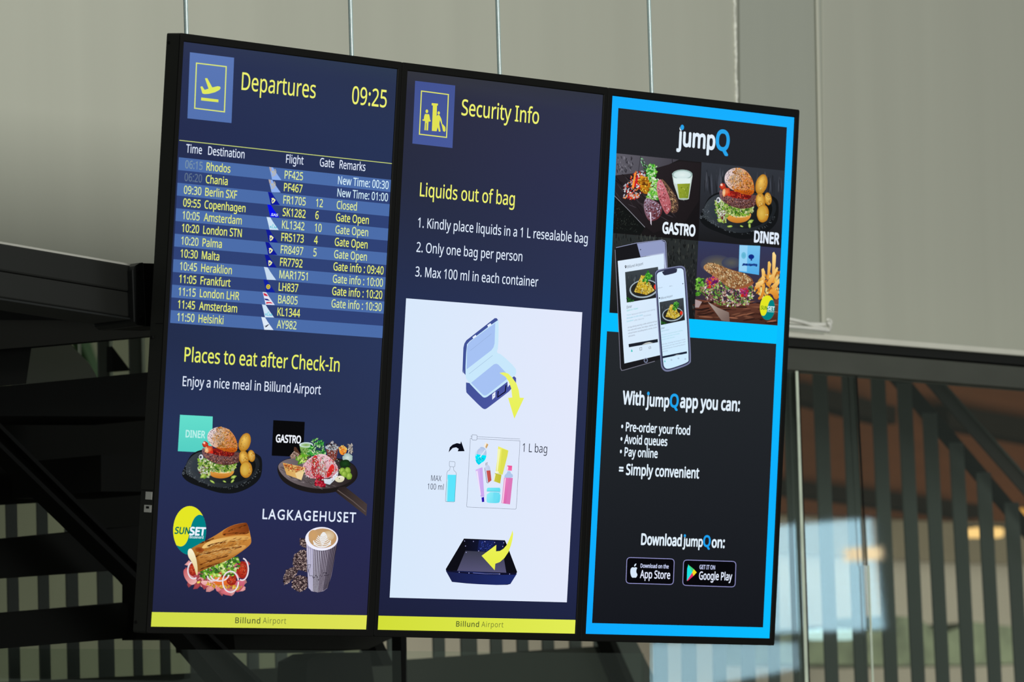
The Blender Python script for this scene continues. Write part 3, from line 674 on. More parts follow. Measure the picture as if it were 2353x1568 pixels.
# suitcase
B.frame(980, 700, 5.2265)
nv, lb, li = (66, 82, 152), (200, 232, 252), (166, 194, 244)
B.poly(smoothp([(475, 900), (475, 1050), (490, 1070), (660, 1240), (700, 1262), (740, 1240), (1075, 980), (1076, 850), (980, 900), (720, 1090)], 1), nv, (74, 84, 160), (1, 1))
B.poly([(450, 780), (445, 820), (475, 855), (470, 830), (486, 480), (520, 440), (860, 190), (845, 166), (820, 164), (480, 430), (455, 470), (443, 520), (432, 800), (440, 830)], nv)
B.poly(smoothp([(465, 830), (480, 500), (505, 450), (852, 186), (868, 200), (862, 520), (840, 580), (900, 600), (1070, 760), (1080, 820), (1060, 860), (740, 1105), (700, 1122), (670, 1110), (480, 910)], 1), lb)
B.poly([(482, 780), (487, 520), (500, 475), (530, 440), (826, 222), (818, 470), (805, 515), (780, 550)], li)
B.poly([(535, 942), (790, 735), (812, 718), (838, 712), (862, 722), (960, 825), (985, 862), (985, 882), (740, 1076), (715, 1092), (695, 1094), (676, 1084)], li)
B.line([(525, 555), (780, 352)], 3, (140, 166, 206)); B.line([(510, 835), (795, 612)], 3, (140, 166, 206))
for p in ([(552, 392), (590, 365), (602, 382), (562, 412)], [(730, 250), (768, 224), (780, 242), (740, 272)], [(790, 1080), (828, 1045), (826, 1110), (790, 1145)], [(972, 915), (1000, 905), (1010, 950), (976, 995)]): B.poly(p, (232, 240, 255))
B.line([(862, 1040), (856, 1112), (945, 1050), (955, 970)], 13, (14, 12, 40)); B.blob(808, 1095, 4, 6, (70, 80, 110)); B.blob(996, 942, 4, 6, (70, 80, 110))
B.poly([(876, 822), (930, 815), (980, 830), (1030, 880), (1080, 950), (1108, 1030), (1120, 1120), (1172, 1122), (1055, 1372), (980, 1122), (1030, 1118), (1018, 1010), (990, 930), (950, 870)], (236, 244, 110), (232, 240, 86), (0, 1))
B.part('drawing', 'open blue suitcase with a yellow arrow')
# bottle, bag
B.frame(940, 980, 6.192)
ink = (96, 104, 124)
B.poly([(562, 372), (580, 300), (620, 262), (680, 240), (730, 250), (740, 212), (790, 355), (692, 357), (705, 322), (670, 300), (620, 310)], (12, 14, 26)); B.part('arrow', 'small black curved arrow')
B.poly([(548, 690), (668, 692), (652, 1074), (535, 1072)], (92, 228, 252)); B.poly([(535, 800), (556, 740), (545, 1072), (528, 1072)], (170, 232, 246))
B.line([(578, 500), (648, 506), (656, 520), (652, 570), (640, 578), (580, 574), (572, 560), (574, 510)], 4, ink, closed=True)
B.line([(584, 578), (580, 620), (548, 640), (538, 668), (518, 1064), (524, 1074), (638, 1078), (648, 1068), (672, 680), (668, 656), (638, 630), (632, 580)], 4, ink)
B.part('drawing', 'outlined bottle half full of cyan liquid')
B.text('MAX', 312, 776, 458, 80, (66, 72, 92), track=1.0); B.part('lettering'); B.text('100 ml', 262, 896, 490, 82, (66, 72, 92)); B.part('lettering')
B.text('1 L bag', 1612, 363, 1962, 122, (44, 48, 66)); B.part('lettering')
B.line([(874, 168), (892, 172)], 4, ink); B.line([(872, 170), (820, 1136), (826, 1150), (1512, 1180), (1526, 1168), (1578, 208), (968, 178)], 4, ink); B.line([(968, 148), (1578, 182)], 4, ink); B.line([(872, 140), (900, 146)], 4, ink)
B.line([(900, 120), (960, 126), (970, 140), (966, 188), (952, 198), (902, 194), (892, 182), (894, 134)], 4.5, ink, closed=True)
# contents
B.blob(1022, 400, 78, 108, (206, 216, 244), (176, 196, 228), rot=14, n=28); B.poly(arc(1020, 420, 78, 100, -8, 188, 18, 8), (0, 232, 252)); B.poly([(940, 470), (960, 520), (992, 552), (1030, 520)], (0, 214, 240)); B.poly([(1000, 440), (1080, 330), (1090, 340), (1020, 440)], (224, 234, 250)); B.line(arc(1010, 390, 56, 84, 150, 260, 12, 10), 8, (232, 240, 250))
B.scatter(arc(1010, 470, 50, 40, 0, 340, 10), 20, 10, 6, [(60, 240, 255), (0, 190, 230), (150, 246, 255)])
B.poly([(1062, 285), (1090, 228), (1128, 262), (1100, 318)], (246, 236, 222)); B.poly([(1086, 296), (1106, 245), (1128, 262), (1100, 318)], (206, 164, 104))
B.poly([(1268, 285), (1412, 345), (1400, 420), (1330, 690), (1232, 660), (1254, 470)], (240, 240, 110), (226, 226, 90), (0, 1)); B.poly([(1320, 320), (1412, 345), (1400, 420), (1330, 690), (1290, 680)], (222, 224, 84)); B.poly([(1262, 320), (1300, 330), (1262, 640), (1244, 640)], (244, 246, 180))
B.poly([(1222, 666), (1316, 690), (1296, 816), (1200, 780)], (204, 200, 70), (196, 190, 50), (1, 0)); B.poly([(1228, 640), (1276, 646), (1274, 664), (1226, 660)], (250, 250, 220)); B.poly([(1215, 680), (1232, 682), (1212, 780), (1202, 776)], (244, 244, 200))
B.poly(smoothp([(1078, 600), (1090, 560), (1130, 548), (1156, 590), (1172, 770), (1124, 812), (1106, 800)], 1), (206, 216, 242), (190, 200, 230), (1, 0)); B.poly([(1100, 632), (1156, 628), (1172, 770), (1126, 806)], (204, 88, 86), (186, 78, 70), (1, 0)); B.line([(1076, 590), (1106, 800), (1126, 812)], 5, (90, 96, 110))
for dy in (0, 14, 28): B.line([(1084, 530 + dy), (1118, 514 + dy)], 5, (110, 110, 130))
B.poly([(945, 620), (1044, 580), (1070, 1000), (1020, 1004)], (216, 186, 244), (200, 164, 238), (0, 1)); B.poly([(952, 640), (975, 634), (1024, 980), (1014, 980)], (240, 228, 252)); B.poly([(1000, 600), (1044, 590), (1062, 980), (1040, 980)], (206, 170, 240)); B.poly([(1030, 1015), (1066, 1006), (1070, 1076), (1038, 1080)], (48, 20, 190), (30, 16, 160), (1, 0))
B.poly([(1120, 875), (1290, 875), (1300, 900), (1296, 935), (1104, 928), (1106, 890)], (120, 234, 246), (96, 222, 240), (1, 0)); B.poly(smoothp([(1108, 935), (1300, 940), (1294, 1070), (1270, 1096), (1120, 1092), (1100, 1070)], 1), (146, 238, 250), (92, 216, 240), (1, .5)); B.line([(1108, 922), (1296, 930)], 4, (50, 150, 190)); B.poly([(1200, 940), (1300, 942), (1200, 1080)], (110, 222, 244))
B.poly([(1398, 558), (1466, 562), (1462, 634), (1392, 628)], (236, 80, 150), (250, 110, 170), (0, 1)); B.poly([(1398, 572), (1412, 574), (1406, 626), (1396, 624)], (255, 236, 246)); B.poly(smoothp([(1398, 638), (1444, 640), (1446, 668), (1478, 690), (1476, 735), (1352, 735), (1362, 690), (1392, 668)], 1), (176, 200, 236)); B.poly([(1352, 732), (1476, 736), (1436, 1112), (1316, 1096)], (232, 132, 196), (216, 96, 168), (1, .4)); B.poly([(1360, 740), (1376, 740), (1340, 1094), (1324, 1092)], (250, 214, 236)); B.poly([(1420, 740), (1476, 736), (1436, 1112), (1380, 1104)], (220, 120, 186))
B.part('drawing', 'clear zip bag with cosmetics and small bottles')
# tray
B.frame(980, 1190, 8.712)
B.poly([(750, 420), (1570, 455), (1610, 545), (1815, 1090), (1680, 1330), (1620, 1346), (1400, 1350), (1050, 1335), (800, 1318), (510, 1288), (384, 1035)], (14, 14, 22))
B.poly([(770, 440), (1560, 465), (1530, 700), (780, 665)], (14, 14, 26), (20, 28, 66), (1, 0)); B.poly([(1050, 450), (1360, 460), (1320, 690), (1020, 670)], (26, 36, 92), (20, 26, 70), (0, 1))
B.poly([(780, 665), (1530, 700), (1598, 1105), (612, 1066)], (58, 60, 78), (86, 84, 118), (0, 1)); B.poly([(384, 1060), (1812, 1120), (1680, 1330), (1400, 1350), (1050, 1335), (510, 1288)], (26, 32, 74), (30, 44, 110), (1, 0))
B.poly([(400, 1050), (620, 1080), (900, 1105), (1600, 1105), (1800, 1105), (1780, 1145), (1300, 1150), (800, 1120), (430, 1085)], (16, 16, 40)); B.line([(930, 1108), (1180, 1126), (1480, 1128)], 9, (120, 130, 210))
B.scatter([(1100, 480), (1330, 480), (1250, 680), (1050, 650)], 40, 18, 12, [(40, 60, 150), (26, 36, 96), (60, 80, 170)], jit=.4)
for x, y in ((762, 470), (940, 478), (1170, 480), (1364, 500), (1546, 505), (782, 570), (1526, 578), (795, 697), (1045, 668), (655, 1095), (850, 1110), (1460, 1130), (1665, 1130)): B.blob(x, y, 9, 10, (226, 226, 255), (120, 120, 190))
B.poly([(1103, 765), (1398, 545), (1392, 676), (1470, 668), (1540, 625), (1605, 550), (1660, 430), (1700, 330), (1722, 255), (1735, 330), (1720, 440), (1690, 560), (1640, 690), (1560, 810), (1470, 890), (1378, 925), (1366, 1055)], (238, 244, 96), (232, 238, 70), (0, 1))
B.part('drawing', 'dark blue security tray with a yellow arrow')
B.frame(0, 0, 1)
B.poly([(868.7, 1415.5), (1322.4, 1425.2), (1320.8, 1456.8), (866.7, 1447.8)], (210, 222, 56), (226, 236, 84), (1, 0)); B.part('banner', 'yellow footer bar')
B.frame(850, 1340, 4.128)
B.text('Billund', 818, 414, 1033, 49, (86, 98, 44), bold=.014, track=1.1); B.part('lettering')
B.text('Airport', 1057, 419, 1265, 51, (112, 122, 50), track=1.1); B.part('lettering')

# ---------------------------------------------------------------- display 3: app advert
D = Screen(2)
grid_panel(D, [(0, (20, 172, 255), (24, 176, 255)), (.4, (8, 190, 255), (10, 190, 255)), (.7, (12, 180, 255), (14, 176, 255)), (1, (16, 168, 255), (8, 190, 255))])
D.frame(0, 0, 1)
D.poly([(1420.8, 248.3), (1808.2, 292.7), (1786.7, 748.5), (1400.3, 719)], (37, 38, 43), (30, 32, 36), (0, 1)); D.part('dark_panel', 'dark panel under the upper pictures')
D.poly([(1394.7, 761.5), (1783.7, 790.5), (1753.3, 1442.4), (1360.4, 1432.4)], (38, 42, 46), (22, 24, 30), (0, 1)); D.part('dark_panel', 'dark panel under the lower text')
DW = D.w
BL = (40, 164, 236); TX = (226, 240, 252)
D.frame(1380, 180, 4.612)
D.text('jump', 812, 708, 1207, 190, TX, bold=.03); D.step(.00003)
D.blob(868, 518, 27, 34, (37, 38, 43), n=20); D.blob(866, 520, 19, 28, BL, n=20)
D.text('Q', 1224, 752, 1356, 206, BL, bold=.03); D.part('lettering', 'white and blue app name')
# picture 1: steak
D.frame(0, 0, 1)
D.poly([(1415.8, 352.4), (1612, 373), (1604.7, 553.7), (1407.6, 536)], (36, 33, 34), (22, 20, 22), (1, 1))
D.frame(1380, 180, 4.612)
D.poly([(165, 795), (830, 862), (700, 925), (420, 1000), (150, 1030)], (96, 94, 104), (66, 64, 72), (1, .3)); D.line([(425, 822), (400, 1000)], 5, (40, 40, 46)); D.line([(758, 858), (762, 900)], 7, (34, 30, 34)); D.scatter([(180, 830), (360, 850), (340, 980), (170, 1000)], 26, 26, 7, [(60, 58, 66), (120, 118, 128)], rot=(60, 110))
D.poly([(150, 1030), (420, 1000), (840, 880), (1060, 900), (1040, 1300), (900, 1520), (560, 1640), (470, 1568), (150, 1245)], (42, 36, 40), (30, 26, 28), (1, 1))
D.scatter([(160, 1080), (420, 1040), (700, 1100), (900, 1300), (700, 1500), (400, 1400), (180, 1250)], 60, 70, 4, [(58, 50, 54), (30, 26, 30), (70, 64, 70)], rot=(20, 60))
D.line([(146, 1245), (300, 1400), (470, 1580)], 5, (150, 150, 160)); D.poly([(146, 1250), (470, 1585), (420, 1660), (140, 1640)], (20, 22, 22)); D.scatter([(150, 1290), (400, 1560), (380, 1640), (140, 1600)], 50, 12, 4, [(56, 62, 56), (36, 42, 40)])
D.poly(smoothp([(385, 1050), (450, 1030), (520, 1060), (550, 1170), (520, 1230), (440, 1220), (390, 1130)]), (236, 170, 40), (170, 100, 20), (1, .4)); D.scatter([(395, 1060), (520, 1060), (540, 1200), (440, 1210)], 50, 18, 12, [(206, 130, 30), (110, 60, 20), (250, 210, 70), (160, 90, 24)], jit=.35)
D.scatter([(240, 1200), (260, 1130), (330, 1040), (360, 990), (430, 980), (500, 1020), (400, 1060), (430, 1240), (330, 1290), (240, 1270)], 60, 24, 10, [(240, 236, 240), (226, 60, 40), (252, 140, 70), (200, 196, 210), (206, 40, 40)], jit=.4)
D.poly([(330, 1160), (360, 1000), (378, 1000), (352, 1170)], (250, 150, 60)); D.poly([(355, 1140), (385, 1030), (400, 1040), (370, 1160)], (206, 30, 34)); D.scatter([(300, 1200), (430, 1230), (400, 1270), (310, 1290)], 26, 22, 9, [(252, 120, 50), (236, 70, 40), (240, 230, 230)], jit=.4)
D.scatter([(420, 840), (450, 850), (540, 1000), (500, 1000), (450, 950)], 24, 22, 7, [(60, 110, 60), (40, 80, 40), (150, 206, 160)], rot=(40, 80)); D.scatter([(480, 1000), (520, 900), (590, 930), (590, 1010), (550, 1120), (500, 1060)], 44, 24, 13, [(90, 206, 60), (150, 230, 90), (50, 160, 40), (196, 240, 180)], jit=.4)
D.scatter([(560, 1060), (620, 1070), (610, 1270), (540, 1310), (490, 1280), (520, 1180)], 50, 24, 16, [(140, 220, 80), (190, 240, 140), (90, 190, 60), (220, 246, 210)], jit=.4)
D.poly(smoothp([(640, 1060), (680, 1090), (800, 1240), (830, 1340), (820, 1420), (740, 1440), (690, 1300), (620, 1160)]), (120, 92, 70), (70, 50, 46), (1, 1)); D.scatter([(660, 1090), (800, 1250), (820, 1400), (760, 1430)], 50, 16, 6, [(170, 130, 90), (60, 40, 40), (206, 170, 130)], rot=(30, 80))
D.poly(smoothp([(592, 1110), (630, 1062), (660, 1100), (720, 1230), (755, 1360), (720, 1435), (690, 1445), (640, 1340), (600, 1230)]), (214, 130, 140), (170, 84, 90), (1, 1)); D.scatter([(600, 1110), (640, 1080), (745, 1360), (700, 1430), (620, 1250)], 60, 14, 8, [(236, 170, 180), (150, 60, 70), (226, 120, 130)])
D.poly(smoothp([(455, 1330), (480, 1262), (560, 1290), (640, 1340), (660, 1410), (620, 1490), (540, 1520), (500, 1500), (465, 1420)]), (150, 130, 150), (96, 40, 44), (1, .8)); D.scatter([(465, 1320), (490, 1270), (640, 1350), (640, 1440), (540, 1510), (490, 1460)], 70, 12, 8, [(206, 196, 220), (120, 60, 66), (70, 36, 40), (176, 150, 176)]); D.poly([(520, 1420), (536, 1420), (540, 1560), (530, 1540)], (226, 216, 232))
D.poly([(757, 1010), (975, 1030), (935, 1280), (880, 1292), (828, 1280), (775, 1120)], (206, 222, 220), (196, 208, 200), (0, 1)); D.poly([(812, 1120), (950, 1110), (930, 1270), (880, 1284), (832, 1268)], (156, 170, 50), (120, 140, 40), (1, .4))
D.blob(866, 1020, 108, 52, (206, 226, 222), (150, 176, 172), n=28); D.blob(866, 1024, 92, 42, (226, 240, 238), (206, 226, 226), n=26); D.poly([(775, 1060), (955, 1060), (948, 1115), (800, 1120), (782, 1110)], (224, 240, 238))
D.blob(880, 1280, 50, 10, (170, 190, 180)); D.scatter([(840, 1150), (935, 1140), (920, 1250), (850, 1250)], 14, 7, 5, [(110, 130, 30), (180, 194, 80)])
D.part('food_picture', 'sliced steak and a glass of dressing')
D.frame(1400, 520, 5.348)
D.text('GASTRO', 655, 82, 1050, 130, (232, 242, 252), bold=.04); D.part('lettering')
# picture 2: burger
D.w = DW + .00005
D.frame(0, 0, 1)
D.poly([(1612, 373), (1802.8, 392.5), (1794.5, 570.5), (1604.7, 553.7)], (52, 56, 64), (26, 26, 28), (0, 1))
D.frame(1380, 180, 4.612)
D.scatter([(1080, 1000), (1930, 1090), (1930, 1250), (1500, 1180), (1080, 1150)], 60, 90, 8, [(66, 70, 80), (44, 46, 52), (84, 88, 98), (36, 38, 44)], rot=(85, 95), sides=8)
_o = D.T
# the same burger print, smaller
def sub(s, A_, B_):      # affine: burger units -> current crop units, through a two-point match
    (ax, ay), (ax2, ay2) = A_; (bx, by), (bx2, by2) = B_
    return (bx2 - bx) / (ax2 - ax), (by2 - by) / (ay2 - ay), ax, ay, bx, by
kx, ky, ax, ay, bx, by = sub(D, ((530, 280), (992, 820)), ((1318, 950), (1782, 1540)))
_px = D.px
D.px = lambda p: _px((bx + (p[0] - ax) * kx, by + (p[1] - ay) * ky))
burger(D, True); D.px = _px
D.part('food_picture', 'burger on a dark stone plate in front of dark boards')
D.frame(1400, 520, 5.348)
D.text('DINER', 1782, 191, 2082, 130, (226, 236, 250), bold=.04); D.part('lettering')
# picture 3 and 4
D.w = DW + .00005
D.frame(0, 0, 1)
D.poly([(1407.6, 536), (1604.7, 553.7), (1596, 735), (1400.3, 719)], (44, 48, 48), (24, 26, 28), (0, 1))
D.frame(1400, 520, 5.348)
D.scatter([(60, 90), (1080, 180), (1050, 1120), (700, 1080), (700, 300), (60, 260)], 130, 40, 8, [(70, 74, 70), (34, 36, 36), (24, 26, 26), (56, 58, 56)], rot=(75, 105)); D.part('picture_background', 'dark weathered boards')
D.frame(0, 0, 1)
D.poly([(1604.7, 553.7), (1794.5, 570.5), (1786.7, 748.5), (1596, 735)], (52, 58, 92), (60, 40, 36), (0, 1))
D.frame(1400, 520, 5.348)
D.blob(1320, 470, 200, 120, (104, 98, 80), (58, 62, 86), n=24); D.blob(1500, 450, 120, 70, (90, 90, 86), (60, 66, 90), n=20)
D.poly([(1068, 900), (1700, 960), (2085, 900), (2066, 1222), (1050, 1148)], (112, 66, 50), (60, 36, 30), (0, 1)); D.scatter([(1060, 880), (2070, 960), (2060, 1200), (1060, 1120)], 60, 70, 9, [(150, 96, 72), (80, 46, 36), (50, 30, 26)], rot=(-15, 5))
D.poly([(1600, 232), (1855, 242), (1840, 600), (1590, 560)], (120, 196, 240), (80, 170, 230), (0, 1)); D.poly([(1605, 234), (1700, 238), (1690, 560), (1595, 550)], (150, 210, 246)); D.blob(1652, 360, 30, 42, (90, 176, 210), (110, 190, 220)); D.blob(1745, 376, 36, 30, (16, 44, 130)); D.poly([(1740, 390), (1752, 390), (1756, 424), (1736, 424)], (16, 44, 130)); D.line([(1640, 470), (1820, 478)], 26, (40, 90, 170)); D.scatter([(1640, 458), (1820, 468), (1820, 492), (1640, 482)], 16, 9, 12, [(20, 50, 120), (30, 70, 150)])
# fries
F_ = [(240, 186, 84), (226, 150, 50), (250, 216, 140), (206, 120, 34)]
D.scatter([(1780, 800), (1800, 690), (1920, 600), (2095, 560), (2085, 850), (1900, 900)], 50, 46, 16, F_, rot=(40, 140), jit=.2)
for p in ([(2005, 330), (2025, 315), (2050, 360), (2030, 700), (2000, 700)], [(1950, 440), (1970, 430), (1990, 470), (1960, 660), (1940, 650)], [(1870, 530), (1895, 515), (1915, 560), (1910, 690), (1880, 680)], [(1940, 690), (2060, 500), (2076, 520), (1980, 730)], [(1860, 660), (1880, 600), (1920, 640), (1900, 700)], [(1800, 700), (1890, 660), (1900, 700), (1800, 780)], [(1990, 740), (2090, 640), (2092, 700), (2020, 800)]):
    D.poly(p, random.choice([(252, 224, 150), (244, 200, 104), (250, 214, 130)]), (226, 150, 56), (0, 1))
for p in ([(1880, 720), (1920, 700), (1900, 860), (1850, 910), (1820, 890), (1870, 840)], [(1940, 830), (2000, 760), (2080, 800), (2076, 900), (2030, 900), (2000, 830)]): D.poly(smoothp(p, 1), (236, 170, 70), (206, 120, 36), (0, 1))
# bread
D.scatter([(1070, 640), (1150, 640), (1170, 800), (1070, 860)], 40, 30, 18, [(96, 176, 50), (150, 216, 90), (50, 120, 30)], jit=.4)
D.scatter([(1100, 790), (1200, 640), (1350, 640), (1760, 720), (1770, 860), (1720, 960), (1450, 1000), (1200, 900)], 260, 26, 12, [(216, 176, 166), (140, 196, 76), (190, 140, 130), (236, 226, 222), (86, 150, 50), (130, 84, 78), (110, 60, 60), (176, 206, 120)], jit=.45)
D.scatter([(1200, 640), (1300, 600), (1350, 660), (1280, 740), (1200, 770)], 34, 26, 14, [(236, 66, 40), (150, 40, 130), (250, 130, 80), (120, 30, 110)], jit=.35); D.scatter([(1600, 740), (1700, 730), (1690, 860), (1620, 860)], 26, 24, 16, [(176, 40, 120), (216, 50, 40), (196, 70, 150)], jit=.35)
D.poly(smoothp([(1150, 500), (1200, 455), (1280, 448), (1500, 540), (1680, 580), (1790, 680), (1700, 730), (1520, 780), (1440, 740), (1330, 640), (1180, 550)]), (186, 140, 92), (132, 80, 46), (.5, 1))
D.scatter([(1160, 500), (1210, 460), (1290, 455), (1500, 548), (1680, 590), (1760, 670), (1680, 720), (1510, 760), (1440, 720), (1330, 630), (1190, 550)], 190, 19, 10, [(222, 190, 140), (196, 156, 104), (160, 110, 66), (236, 210, 166), (120, 76, 44)], rot=(20, 120), jit=.2)
D.poly(smoothp([(1520, 780), (1600, 745), (1760, 690), (1790, 680), (1740, 740), (1620, 770)]), (150, 90, 54))
D.line([(1130, 800), (1250, 890), (1420, 980)], 7, (70, 30, 44)); D.line([(1390, 700), (1430, 790), (1540, 800)], 6, (110, 60, 100))
D.poly([(1210, 930), (1330, 1000), (1470, 1060), (1480, 1176), (1380, 1160)], (176, 160, 150), (110, 90, 84), (1, 1)); D.poly([(1056, 900), (1140, 930), (1100, 1000), (1054, 1000)], (170, 150, 150))
D.part('food_picture', 'seeded sandwich with fries and a blue can')
sunset(D, 1943, 1003, 92, 152); D.part('logo_disc', 'small yellow and teal oval logo')
D.text('SUN', 1862, 1022, 1940, 44, (90, 150, 30), bold=.03, shear=.12); D.text('SET', 1946, 1030, 2030, 46, (214, 240, 240), bold=.04); D.text('Boulevard', 1945, 1054, 2024, 16, (190, 226, 222), bold=.02); D.part('lettering')
# the bright border runs over the picture edges
D.w = DW + .0014
D.frame(0, 0, 1)
D.poly([(1808.2, 292.7), (1824.0, 292), (1802.2, 749), (1786.7, 748.5)], (24, 176, 255), (10, 188, 255), (0, 1))
D.poly([(1404.9, 248.3), (1420.8, 248.3), (1400.3, 719), (1381.8, 719)], (20, 172, 255), (10, 186, 255), (0, 1))
D.poly([(1400.3, 719), (1786.7, 748.5), (1783.9, 790.5), (1394.9, 761.5)], (6, 190, 255), (8, 196, 255), (1, 0)); D.part('border_strip', 'bright blue border of the advert')
# tablet
D.w = DW + .0016
D.frame(1400, 520, 5.348)
tab = smoothp([(75, 275), (90, 262), (330, 205), (640, 170), (690, 185), (700, 220), (720, 560), (770, 1560), (640, 1640), (240, 1790), (165, 1806), (140, 1770), (100, 700)], 2)
D.poly([(72, 290), (84, 264), (340, 206), (650, 170), (685, 180), (697, 205), (712, 500), (745, 1600), (176, 1772), (150, 1775), (138, 1740)], (26, 26, 30))
D.line([(72, 290), (138, 1740), (152, 1774), (180, 1770), (560, 1660)], 8, (120, 120, 136)); D.line([(84, 264), (340, 206), (650, 170), (685, 180), (697, 205), (712, 520)], 7, (150, 156, 190))
D.poly([(340, 214), (640, 176), (684, 196), (704, 520), (660, 330), (385, 380)], (146, 156, 196)); D.poly([(385, 375), (672, 325), (705, 520), (680, 520), (660, 350)], (176, 186, 216)); D.blob(384, 288, 6, 8, (20, 20, 30))
D.poly([(104, 428), (668, 340), (715, 1500), (730, 1560), (186, 1688)], (222, 236, 252), (212, 234, 252), (1, .3)); D.part('drawing', 'tilted dark tablet showing an app page')
def pasta(s, x0, y0, x1, y1, x2, y2, x3, y3):
    s.poly([(x0, y0), (x1, y1), (x2, y2), (x3, y3)], (66, 74, 80), (26, 28, 30), (0, 1))
    cx_, cy_ = (x0 + x2) / 2, (y0 + y2) / 2; wx, hy = (x1 - x0), (y3 - y0)
    s.scatter([(x0 + 14, y0 + hy * .16), (x1 - 14, y1 + hy * .16), (x1 - 14, cy_), (x0 + 14, cy_)], 24, wx * .012, hy * .07, [(84, 92, 98), (50, 56, 62)], rot=(-8, 8))
    s.blob(cx_ + wx * .02, cy_ + hy * .14, wx * .44, hy * .30, (60, 60, 56), (170, 186, 196), n=26, rot=-8); s.blob(cx_ + wx * .02, cy_ + hy * .13, wx * .40, hy * .26, (26, 26, 24), (40, 40, 38), n=26, rot=-8)
    s.poly([(cx_ - wx * .28, cy_ + hy * .24), (cx_ - wx * .06, cy_ - hy * .30), (cx_ + wx * .04, cy_ - hy * .28), (cx_ + wx * .34, cy_ + hy * .2), (cx_ + wx * .1, cy_ + hy * .34)], (226, 196, 60), (196, 160, 40), (0, 1))
    s.scatter([(cx_ - wx * .26, cy_ + hy * .24), (cx_ - wx * .06, cy_ - hy * .30), (cx_ + wx * .06, cy_ - hy * .28), (cx_ + wx * .34, cy_ + hy * .18), (cx_ + wx * .1, cy_ + hy * .32)], 90, wx * .045, hy * .016, [(250, 230, 110), (170, 130, 30), (236, 206, 80), (120, 84, 24), (255, 240, 160)], rot=(20, 160))
    s.blob(cx_ + wx * .38, cy_ + hy * .08, wx * .06, hy * .09, (240, 70, 40), (206, 40, 26)); s.scatter([(cx_ - wx * .02, cy_ - hy * .12), (cx_ + wx * .12, cy_ - hy * .44), (cx_ + wx * .3, cy_ - hy * .34), (cx_ + wx * .12, cy_ - hy * .02)], 26, wx * .05, hy * .04, [(70, 176, 50), (120, 214, 80), (36, 120, 36)], jit=.4)
    s.scatter([(x3 + 6, y3 - 70 * hy / 380), (x3 + wx * .25, y3 - 20), (x3 + 10, y3 - 12)], 10, wx * .05, hy * .03, [(46, 110, 40), (30, 70, 30)])
pasta(D, 194, 565, 598, 500, 640, 870, 215, 940); D.part('food_picture', 'pasta photo on the tablet')
sl = -.155
def tline(s, body, x0, y0, x1, cap, col):
    # small slanted screen text, drawn as its own letters along the tilted tablet page
    s.text(body, x0, y0, x1, cap, col); 
    n = tline.n; pivot = S(*s.px((x0, y0)), s.w)
    for i in range(tline.start, len(s.V)):
        v = s.V[i]; du = v[0] + s.c[0] - pivot[0]; s.V[i] = (v[0], v[1], v[2] + du * 0.19)
    tline.start = len(s.V)
tline.n = 0
def tl_(s, *a):
    tline.start = len(s.V); tline(s, *a)
tl_(D, 'Billund Airport', 222, 517, 412, 34, (50, 54, 66)); D.blob(202, 494, 12, 13, (20, 20, 30)); D.poly([(191, 498), (213, 498), (202, 522)], (20, 20, 30)); D.blob(202, 494, 5, 6, (222, 236, 252)); D.part('lettering')
tl_(D, 'Diner', 214, 1014, 276, 34, (40, 44, 56)); tl_(D, 'Open for Orders', 216, 1048, 352, 20, (70, 206, 190))
for k_, (t1, c1, w1, t2, w2) in enumerate((('Pizza', (110, 196, 210), 262, 'Restaurant with burgers and catering', 560), ('Minutes to the Gate', (90, 190, 214), 408, '10 minutes', 512), ('Location', (70, 196, 214), 296, 'after Security', 424))):
    y_ = 1104 + 38 * k_; tl_(D, t1, 216, y_, w1, 18, c1); tl_(D, t2, w1 + 12, y_ - .12 * (w1 - 204) - 2, w2, 18, (150, 166, 186))
for k_, (t1, w1) in enumerate((('All day dining serving a wide selection of top', 580), ('hot and cold meals, hot dogs, snacks, and', 574), ('refreshments including beers, wines, juices', 578), ('soft drinks.', 318))): tl_(D, t1, 226 + k_ * 3, 1256 + 36 * k_, w1, 18, (110, 116, 136))
D.part('lettering', 'small text lines on the tablet page')
D.frame(1380, 700, 3.733)
D.poly([(240, 340), (490, 296), (492, 324), (243, 368)], (30, 34, 44)); D.poly([(355, 346), (385, 330), (420, 322), (452, 330)], (196, 200, 196)); D.poly([(260, 404), (266, 382), (276, 402), (270, 408)], (60, 196, 190)); D.line([(336, 372), (354, 368), (354, 390), (338, 394)], 3, (110, 116, 130), closed=True); D.line([(414, 366), (430, 362), (432, 376), (416, 380)], 3, (130, 136, 150), closed=True)
D.blob(388, 480, 17, 21, (70, 74, 90), (130, 140, 170)); D.blob(388, 480, 10, 13, (30, 32, 40)); D.part('drawing', 'icons and home button of the tablet')
# phone
D.frame(1400, 520, 5.348)
ph = smoothp([(556, 600), (575, 545), (640, 525), (860, 485), (915, 492), (945, 540), (1010, 1640), (990, 1700), (800, 1770), (700, 1795), (650, 1760), (630, 1700)], 2)
D.poly(ph, (120, 126, 160)); 
ph2 = smoothp([(566, 610), (584, 560), (640, 538), (850, 500), (905, 506), (930, 550), (995, 1640), (975, 1690), (800, 1750), (705, 1776), (662, 1745), (645, 1700)], 2)
D.poly(ph2, (52, 56, 84))
ph3 = smoothp([(580, 620), (592, 575), (640, 555), (850, 515), (900, 520), (918, 560), (980, 1640), (965, 1675), (800, 1735), (710, 1758), (676, 1735), (662, 1690)], 2)
D.poly(ph3, (214, 234, 255), (206, 236, 255), (0, 1))
D.poly(smoothp([(640, 552), (836, 512), (832, 560), (815, 575), (690, 606), (668, 600)], 1), (46, 50, 72)); D.part('drawing', 'phone with a notch showing the same app page')
pasta(D, 617, 935, 912, 880, 930, 1155, 635, 1216); D.part('food_picture', 'pasta photo on the phone')
